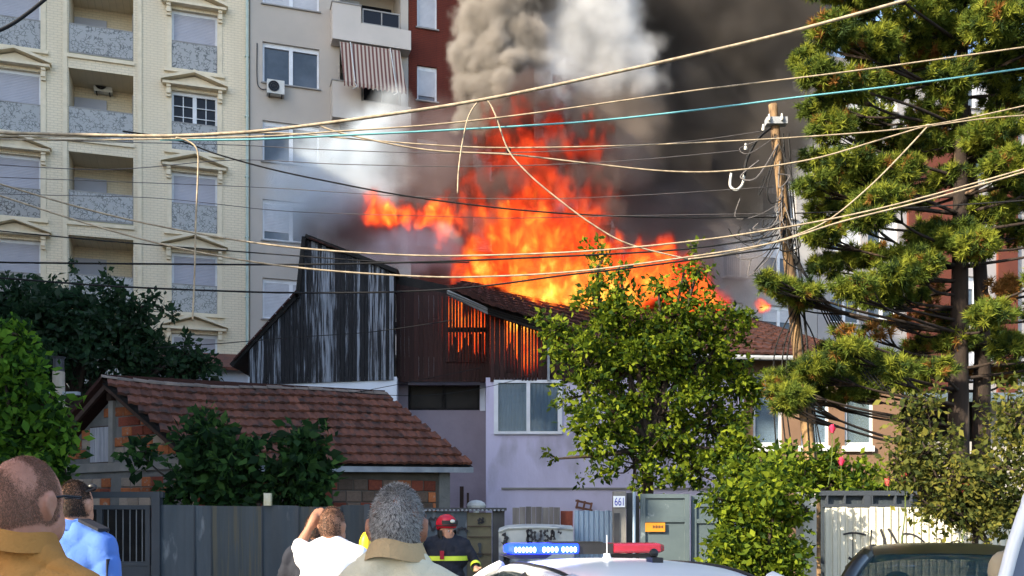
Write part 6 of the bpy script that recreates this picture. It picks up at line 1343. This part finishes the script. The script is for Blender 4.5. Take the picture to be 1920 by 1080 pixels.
b = MB(); b.ell((0, 0, 0), (.126, .15, .05), 20, 8); b.v = [tuple(HT @ Vector((v[0], v[1]-.006, v[2]*.4+.062))) for v in b.v if True]; b.build('brim', M['blackplastic'], hm, True)
b = MB(); b.grid(lambda u, v: HT @ Vector((math.sin((u-.5)*2.2)*.128, math.cos((u-.5)*2.2)*.152-.006, .075+v*.05)), 12, 4); b.build('visor', M['blackplastic'], hm, True)
b = MB(); b.ell(HT @ Vector((0.02, .150, .115)), (.03, .018, .022), 10, 6); b.build('badge', M['insul'], hm, True)
b = MB(); b.grid(lambda u, v: HT @ Vector((math.sin((u-.5)*4.0+math.pi)*.11, math.cos((u-.5)*4.0+math.pi)*.12, .01-v*.13)), 14, 4); b.build('neck_flap', M['blackplastic'], hm, True)
band(T4, (0, -.005, 1.23), (.262, .19), .055, YEL, tp); band(T4, (-.347, .155, 1.142), (.062, .062), .07, YEL, tp, (-.02, .16, -.07)); band(T4, (.322, .21, 1.43), (.062, .062), .07, YEL, tp, (-.05, .2, .09))
b = MB(); b.box((.02, .16, 1.22), (.07, .2, 1.32)); b.v = [tuple(T4 @ Vector(v)) for v in b.v]; b.build('radio', M['redlens'], tp)
# firefighter with the air cylinder, mostly hidden
Xc = P(716, 0, 8.2).x
rt, T4, HT, tp = figure('person', 'firefighter hidden behind the grey haired man, air cylinder on back', Xc, 8.2, 1.66, R(-8), SK3, 'coat', NAVY, NAVY, (hang(-1), hang(1)), bulk=1.15, vox=.015, headpitch=R(-12))
b = MB(); b.ell((0, 0, 0), (.11, .14, .12), 16, 10); b.v = [tuple(HT @ Vector((v[0], v[1], max(v[2], -.05)+.04))) for v in b.v]; tag(b.build('fire_helmet', RED, None, True), 'red helmet on the hidden firefighter behind the grey haired man', 'helmet')
tk = empty('air_cylinder', (P(684, 0, 7.95).x, 7.95, 1.2), 'yellow breathing air cylinder beside the grey haired man', 'cylinder')
cx_, zt_, zb_ = P(683.5, 0, 7.95).x, P(0, 997, 7.95).z, P(0, 1075, 7.95).z; r_ = 12.5*7.95/FOC
b = MB(); b.tube([(cx_+.02, 7.95, zt_), (cx_+.019, 7.95, zt_-.012), (cx_+.016, 7.95, zt_-.04), (cx_+.012, 7.95, zt_-.08), (cx_-.015, 7.95, zb_-.2), (cx_-.016, 7.95, zb_-.26)], [.012, .03, r_*.8, r_, r_, r_*.7], 18); b.build('tank', TANK, tk, True)
b = MB(); zs = P(0, 1033, 7.95).z; b.tube([(cx_+.004, 7.95, zs+.014), (cx_+.004, 7.95, zs-.014)], r_+.006, 18); b.build('strap', BLK, tk)
b = MB(); b.tube([(cx_-.01, 7.95, zb_-.26), (cx_-.01, 7.95, zb_-.33)], .022, 10); b.build('valve', M['alloy'], tk)

# ------------------------------------------------------------------ smoke and fire (real volumes, baked to grids by geometry nodes)
def volume(name, puffs, vox, warp, wsc, soft, mat, label, fine=.25, fsc=1.6, fdet=5, smin=.25, stretch=(1, 1, 1), mod=None, cat='smoke', billow=True, seed=0.):
    lo = [min(p[0][i]-p[1] for p in puffs)-warp*.8-soft*.5-fine*1.3 for i in range(3)]; hi = [max(p[0][i]+p[1] for p in puffs)+warp*.8+soft*.5+fine*1.3 for i in range(3)]
    ng = bpy.data.node_groups.new(name, 'GeometryNodeTree'); ng.interface.new_socket('Geometry', in_out='OUTPUT', socket_type='NodeSocketGeometry')
    N = ng.nodes; L = ng.links; out = N.new('NodeGroupOutput'); vc = N.new('GeometryNodeVolumeCube')
    vc.inputs['Min'].default_value = lo; vc.inputs['Max'].default_value = hi
    for a, i in zip('XYZ', range(3)): vc.inputs['Resolution '+a].default_value = max(4, int((hi[i]-lo[i])/vox))
    def vm(op, a, b=None, s=None):
        n = N.new('ShaderNodeVectorMath'); n.operation = op
        for k, x in enumerate((a, b)):
            if x is None: continue
            if isinstance(x, (tuple, list, Vector)): n.inputs[k].default_value = tuple(x)
            else: L.new(x, n.inputs[k])
        if s is not None: n.inputs['Scale'].default_value = s
        return n
    def m(op, *a):
        n = N.new('ShaderNodeMath'); n.operation = op
        for k, x in enumerate(a):
            if isinstance(x, (int, float)): n.inputs[k].default_value = x
            else: L.new(x, n.inputs[k])
        return n.outputs[0]
    def noise(v, s, det, rough=.55):
        n = N.new('ShaderNodeTexNoise'); n.inputs['Scale'].default_value = s; n.inputs['Detail'].default_value = det; n.inputs['Roughness'].default_value = rough; L.new(v, n.inputs['Vector']); return n
    pos = N.new('GeometryNodeInputPosition').outputs[0]; pst = vm('ADD', vm('MULTIPLY', pos, stretch).outputs[0], (seed, seed*1.7, 0)).outputs[0]
    c = vm('SCALE', vm('SUBTRACT', noise(pst, wsc, 3).outputs['Color'], (.5, .5, .5)).outputs[0], None, warp*2).outputs[0]
    p = vm('ADD', pos, c).outputs[0]; d = None
    for ce, r in puffs:
        q = m('SUBTRACT', vm('DISTANCE', p, ce).outputs['Value'], r); d = q if d is None else m('SMOOTH_MIN', d, q, smin)
    nz = noise(pst, fsc, fdet, .6).outputs[0]
    if billow: d = m('ADD', d, m('MULTIPLY', m('SUBTRACT', m('ABSOLUTE', m('SUBTRACT', nz, .5)), .08), -4*fine))
    else: d = m('ADD', d, m('MULTIPLY', m('SUBTRACT', nz, .5), -5*fine))
    mr = N.new('ShaderNodeMapRange'); mr.interpolation_type = 'SMOOTHSTEP'; L.new(d, mr.inputs['Value']); mr.inputs['From Min'].default_value = soft*.5; mr.inputs['From Max'].default_value = -soft*.5; mr.inputs['To Min'].default_value = 0; mr.inputs['To Max'].default_value = 1
    den = mr.outputs[0]
    if mod:                                              # (scale, lo, hi, floor): patchy thickness
        r2 = N.new('ShaderNodeMapRange'); L.new(noise(pst, mod[0], 4).outputs[0], r2.inputs['Value']); r2.inputs['From Min'].default_value = mod[1]; r2.inputs['From Max'].default_value = mod[2]; r2.inputs['To Min'].default_value = mod[3]; den = m('MULTIPLY', den, r2.outputs[0])
    L.new(den, vc.inputs['Density']); sm = N.new('GeometryNodeSetMaterial'); sm.inputs['Material'].default_value = mat; L.new(vc.outputs[0], sm.inputs[0]); L.new(sm.outputs[0], out.inputs[0])
    me = bpy.data.meshes.new(name); me.materials.append(mat); o = bpy.data.objects.new(name, me); col.objects.link(o); o.modifiers.new('volume', 'NODES').node_group = ng
    return tag(o, label, cat, kind='stuff')
def smokemat(name, c, D, an=0.):
    mt = bpy.data.materials.new(name); mt.use_nodes = True; n = mt.node_tree; n.nodes.clear(); o = n.nodes.new('ShaderNodeOutputMaterial'); v = n.nodes.new('ShaderNodeVolumePrincipled')
    v.inputs['Color'].default_value = (*c, 1); v.inputs['Density'].default_value = D; v.inputs['Anisotropy'].default_value = an; n.links.new(v.outputs[0], o.inputs['Volume']); return mt
def firemat(name, D, S, stops, sootfrac=(.06, .03, .02), hmap=None):
    mt = bpy.data.materials.new(name); mt.use_nodes = True; n = mt.node_tree; N = n.nodes; L = n.links; N.clear(); o = N.new('ShaderNodeOutputMaterial'); v = N.new('ShaderNodeVolumePrincipled')
    v.inputs['Color'].default_value = (*sootfrac, 1); v.inputs['Density'].default_value = D
    at = N.new('ShaderNodeAttribute'); at.attribute_name = 'density'; heat = at.outputs['Fac']
    tc = N.new('ShaderNodeTexCoord'); sp = N.new('ShaderNodeSeparateXYZ'); L.new(tc.outputs['Object'], sp.inputs[0])
    mp = N.new('ShaderNodeMapping'); mp.inputs['Scale'].default_value = (1, 1, .62); L.new(tc.outputs['Object'], mp.inputs[0])
    nz = N.new('ShaderNodeTexNoise'); nz.inputs['Scale'].default_value = 2.6; nz.inputs['Detail'].default_value = 5; nz.inputs['Roughness'].default_value = .68; nz.inputs['Distortion'].default_value = .8; L.new(mp.outputs[0], nz.inputs['Vector'])
    def math_(op, a, b):
        x = N.new('ShaderNodeMath'); x.operation = op
        for k, q in enumerate((a, b)):
            if isinstance(q, (int, float)): x.inputs[k].default_value = q
            else: L.new(q, x.inputs[k])
        return x.outputs[0]
    t = math_('ADD', math_('MULTIPLY', heat, .62), math_('MULTIPLY', math_('SUBTRACT', nz.outputs[0], .5), 1.7))
    if hmap:                                             # flames are hotter near their seat
        r = N.new('ShaderNodeMapRange'); L.new(sp.outputs[2], r.inputs[0]); r.inputs['From Min'].default_value = hmap[0]; r.inputs['From Max'].default_value = hmap[1]; r.inputs['To Min'].default_value = hmap[2]; r.inputs['To Max'].default_value = hmap[3]
        t = math_('ADD', t, r.outputs[0])
    rp = N.new('ShaderNodeValToRGB'); L.new(t, rp.inputs[0]); cr = rp.color_ramp
    cr.elements[0].position, cr.elements[0].color = stops[0][0], (*stops[0][1], 1); cr.elements[1].position, cr.elements[1].color = stops[-1][0], (*stops[-1][1], 1)
    for ps, c in stops[1:-1]: e = cr.elements.new(ps); e.color = (*c, 1)
    L.new(rp.outputs[0], v.inputs['Emission Color']); L.new(math_('MULTIPLY', heat, S), v.inputs['Emission Strength']); L.new(v.outputs[0], o.inputs['Volume']); return mt
def pf(px, py, Y, rpx): return (P(px, py, Y), rpx*Y/FOC)
STOPS = [(.0, (.02, .001, .0)), (.2, (.20, .007, .002)), (.38, (.50, .028, .006)), (.58, (.68, .062, .010)), (.78, (.95, .20, .018)), (.92, (1.3, .55, .05)), (1.0, (1.6, .95, .16))]
# main fire
volume('fire', [pf(1000, 545, 22.8, 75), pf(915, 505, 22.6, 40), pf(1085, 505, 22.8, 72), pf(1010, 450, 22.8, 80), pf(935, 440, 22.8, 45), pf(1080, 425, 22.8, 48), pf(1005, 365, 22.8, 52), pf(1060, 350, 22.8, 34), pf(905, 330, 22.9, 24), pf(985, 295, 22.8, 46), pf(1055, 295, 22.9, 38), pf(1105, 278, 23, 20), pf(925, 262, 23, 30), pf(1015, 232, 23, 34), pf(890, 375, 22.9, 18), pf(1128, 375, 22.8, 16), pf(1120, 545, 22.8, 58), pf(985, 200, 23, 14), pf(1045, 215, 23, 16)],
       .06, .75, 1.2, .62, firemat('flame', 5, 3.2, STOPS, hmap=(6.4, 10.0, .40, -.19)), 'tall orange flames leaping from the tiled roof of the burning house', fine=.55, fsc=2.3, stretch=(1, 1, .6), cat='fire', billow=False, smin=.15, mod=(2.0, .33, .52, .15))
volume('fire', [pf(1180, 530, 22.9, 45), pf(1240, 520, 22.9, 45), pf(1290, 550, 22.9, 38), pf(1245, 470, 22.9, 14), pf(1150, 500, 22.9, 32), pf(1200, 490, 22.9, 28), pf(1335, 570, 23, 18)],
       .075, .4, 1.4, .45, firemat('flame_right', 5.0, 4.2, STOPS, hmap=(6, 9, .24, -.02)), 'orange flames glowing behind the top of the leafy tree', fine=.28, fsc=2.2, stretch=(1, 1, .6), cat='fire', billow=False)
volume('fire', [pf(705, 398, 24.2, 20), pf(735, 402, 24.2, 20), pf(760, 405, 24.2, 14), pf(708, 378, 24.2, 10)], .05, .4, 1.8, .25, firemat('flame_small', 4.0, 4.0, STOPS, hmap=(6, 11, .1, .02)), 'small orange fireball in the smoke above the charred gable', fine=.32, fsc=3.2, stretch=(1, 1, .7), cat='fire', billow=False, seed=3.)
volume('fire', [pf(815, 415, 24, 24), pf(850, 410, 24, 20), pf(825, 440, 24, 14), pf(848, 392, 24, 12), pf(812, 390, 24, 10), pf(795, 418, 24, 12)], .05, .4, 1.8, .25, firemat('flame_mid', 4.0, 4.0, STOPS, hmap=(6, 11, .1, .02)), 'small ragged flame tongues between the fireball and the main fire', fine=.32, fsc=3.2, stretch=(1, 1, .7), cat='fire', billow=False, seed=5.)
volume('fire', [pf(860, 600, 23.2, 42), pf(900, 620, 23.2, 40), pf(940, 640, 23.0, 35), pf(985, 660, 22.6, 35), pf(870, 650, 23.2, 30)], .08, .2, 1.2, .4, firemat('flame_attic', 4.0, 2.2, STOPS, hmap=(4, 8, .02, .06)), 'fire glowing inside the attic behind the gappy brown planks', fine=.15, fsc=2.0, cat='fire', billow=False, seed=7.)
volume('fire', [pf(1428, 576, 22.5, 5), pf(1438, 579, 22.5, 4), pf(1416, 572, 22.5, 4)], .035, .12, 3., .14, firemat('flame_tiny', 5, 5, STOPS, hmap=(6, 7, .15, .1)), 'tiny flame licking over the right end of the tiled roof', fine=.1, fsc=5, cat='fire', billow=False)
# smoke
volume('smoke', [pf(945, 20, 24.2, 62), pf(900, 45, 24, 42), pf(985, 60, 23.8, 36), pf(885, 105, 24, 34), pf(925, 110, 23.8, 40), pf(968, 118, 23.6, 32), pf(872, 160, 24, 24), pf(905, 172, 23.8, 34), pf(948, 168, 23.5, 30), pf(985, 165, 23.7, 22), pf(880, 212, 24, 26), pf(915, 222, 23.8, 22), pf(1000, -20, 24, 55), pf(920, -40, 24, 60), pf(1000, 110, 23.8, 22), pf(860, 195, 24.1, 14), pf(862, 235, 24, 12), pf(930, 72, 23.5, 28)],
       .06, .55, .8, .30, smokemat('brown_grey_smoke', (.44, .405, .37), 9.), 'billowing brown grey smoke column rising from the fire', fine=.26, fsc=1.5, fdet=5, smin=.22)
volume('smoke', [pf(1075, 40, 24.6, 70), pf(1130, 60, 24.6, 70), pf(1180, 110, 24.6, 50), pf(1060, 120, 24.4, 50), pf(1110, -40, 24.6, 90), pf(1040, 180, 24.3, 28), pf(1120, 130, 24.6, 55), pf(1200, 150, 24.6, 34), pf(1225, 162, 24.6, 16), pf(1050, 60, 24.4, 40)],
       .09, .5, .9, .5, smokemat('white_smoke', (.80, .815, .84), 2.3), 'bright white smoke plume beside the brown column', fine=.34, fsc=1.7, smin=.12, mod=(1.3, .3, .6, .35))
volume('smoke', [pf(1110, 220, 25.4, 75), pf(1160, 300, 25.4, 70), pf(1090, 300, 25.6, 60), pf(1190, 230, 25.6, 60), pf(1110, 180, 25.4, 60)],
       .11, .6, .7, .9, smokemat('tan_smoke', (.50, .42, .36), 1.6), 'tan lit smoke behind the flames under the white plume', fine=.3, fsc=1.1)
volume('smoke', [pf(1250, 60, 27.5, 130), pf(1350, 120, 27.5, 110), pf(1420, 50, 27.5, 110), pf(1270, 240, 27, 110), pf(1370, 240, 27.5, 90), pf(1440, 170, 27.5, 75), pf(1200, 330, 26.5, 80), pf(1300, 340, 27, 60), pf(1480, 20, 27.5, 90), pf(1150, -60, 28, 130), pf(1300, -80, 28, 140), pf(1440, 260, 27.5, 60), pf(1180, 160, 27, 100), pf(1500, 110, 27.5, 60), pf(1350, 350, 26.5, 75), pf(1240, 380, 26.5, 70), pf(1420, 350, 26, 55), pf(1470, 230, 26, 60), pf(1300, 420, 26, 55)],
       .17, 1.0, .42, 1.5, smokemat('black_smoke', (.13, .117, .108), 3.2), 'wide dark smoke cloud drifting over the pale apartment block', fine=.6, fsc=.8, fdet=5, smin=.4, mod=(.5, .3, .6, .4))
volume('smoke', [pf(1230, 430, 25.5, 60), pf(1280, 420, 25.5, 60), pf(1300, 490, 25, 60), pf(1180, 420, 25.5, 50), pf(1360, 480, 25, 50), pf(1390, 540, 24.5, 45), pf(1320, 540, 24.5, 40)],
       .14, .7, .6, 1.2, smokemat('thin_grey_smoke', (.34, .30, .29), 1.1), 'thin grey smoke drifting low behind the tree top', fine=.4, fsc=.9, fdet=4)
volume('smoke', [pf(735, 200, 25, 26), pf(720, 225, 25, 28), pf(750, 215, 25, 20), pf(690, 245, 24.9, 26), pf(735, 250, 25, 26)],
       .08, .4, 1.3, .5, smokemat('white_smoke_head', (.82, .88, .93), 1.6, .1), 'dense white smoke head under the striped awning', fine=.26, fsc=1.7, mod=(1.3, .33, .6, .3))
volume('smoke', [pf(700, 270, 24.8, 45), pf(700, 320, 24.8, 55), pf(640, 310, 24.8, 48), pf(590, 340, 24.8, 42), pf(570, 390, 24.8, 38), pf(620, 380, 24.6, 55), pf(545, 390, 24.8, 34), pf(690, 370, 24.6, 50), pf(545, 340, 24.8, 32), pf(580, 300, 24.8, 34), pf(560, 430, 24.8, 28)],
       .10, .6, .9, .8, smokemat('blue_white_smoke', (.80, .88, .96), 2.3, .1), 'pale bluish smoke rolling up the beige block', fine=.34, fsc=1.3, mod=(1.1, .36, .60, .4))
volume('smoke', [pf(640, 400, 25.5, 70), pf(720, 400, 25.6, 80), pf(800, 380, 25.6, 80), pf(840, 320, 25.6, 70), pf(770, 310, 25.8, 70), pf(700, 460, 25, 60), pf(620, 450, 25, 45), pf(850, 450, 25.4, 50), pf(830, 260, 25.8, 40)],
       .13, .7, .7, 1.1, smokemat('dark_brown_smoke', (.33, .26, .26), 1.5), 'dim brown smoke spreading behind the charred gable', fine=.4, fsc=1.0, fdet=4)
volume('smoke', [pf(720, 470, 23.2, 30), pf(770, 460, 23.2, 36), pf(820, 460, 23.2, 32), pf(850, 480, 23.2, 26), pf(790, 490, 23.2, 26), pf(690, 480, 23.2, 20), pf(860, 500, 23, 16)],
       .08, .4, 1.3, .5, smokemat('low_blue_grey_smoke', (.80, .82, .88), 1.5, .2), 'low blue grey smoke seeping over the gable roof edge', fine=.22, fsc=1.8, mod=(1.4, .35, .6, .3))
volume('smoke', [pf(1015, 188, 22.2, 26), pf(990, 165, 22.3, 24), pf(935, 350, 21.9, 26), pf(960, 335, 21.9, 18), pf(905, 330, 22, 16), pf(1135, 330, 22.2, 26), pf(1150, 400, 22.3, 22), pf(1128, 440, 22.2, 12), pf(955, 215, 22.2, 18), pf(1085, 330, 22.1, 14), pf(900, 420, 22.1, 14), pf(1040, 270, 22, 10)],
       .07, .4, 1.5, .5, smokemat('sooty_wisps', (.16, .12, .11), 4.0), 'dark soot wisps crossing in front of the flames', fine=.3, fsc=1.9)
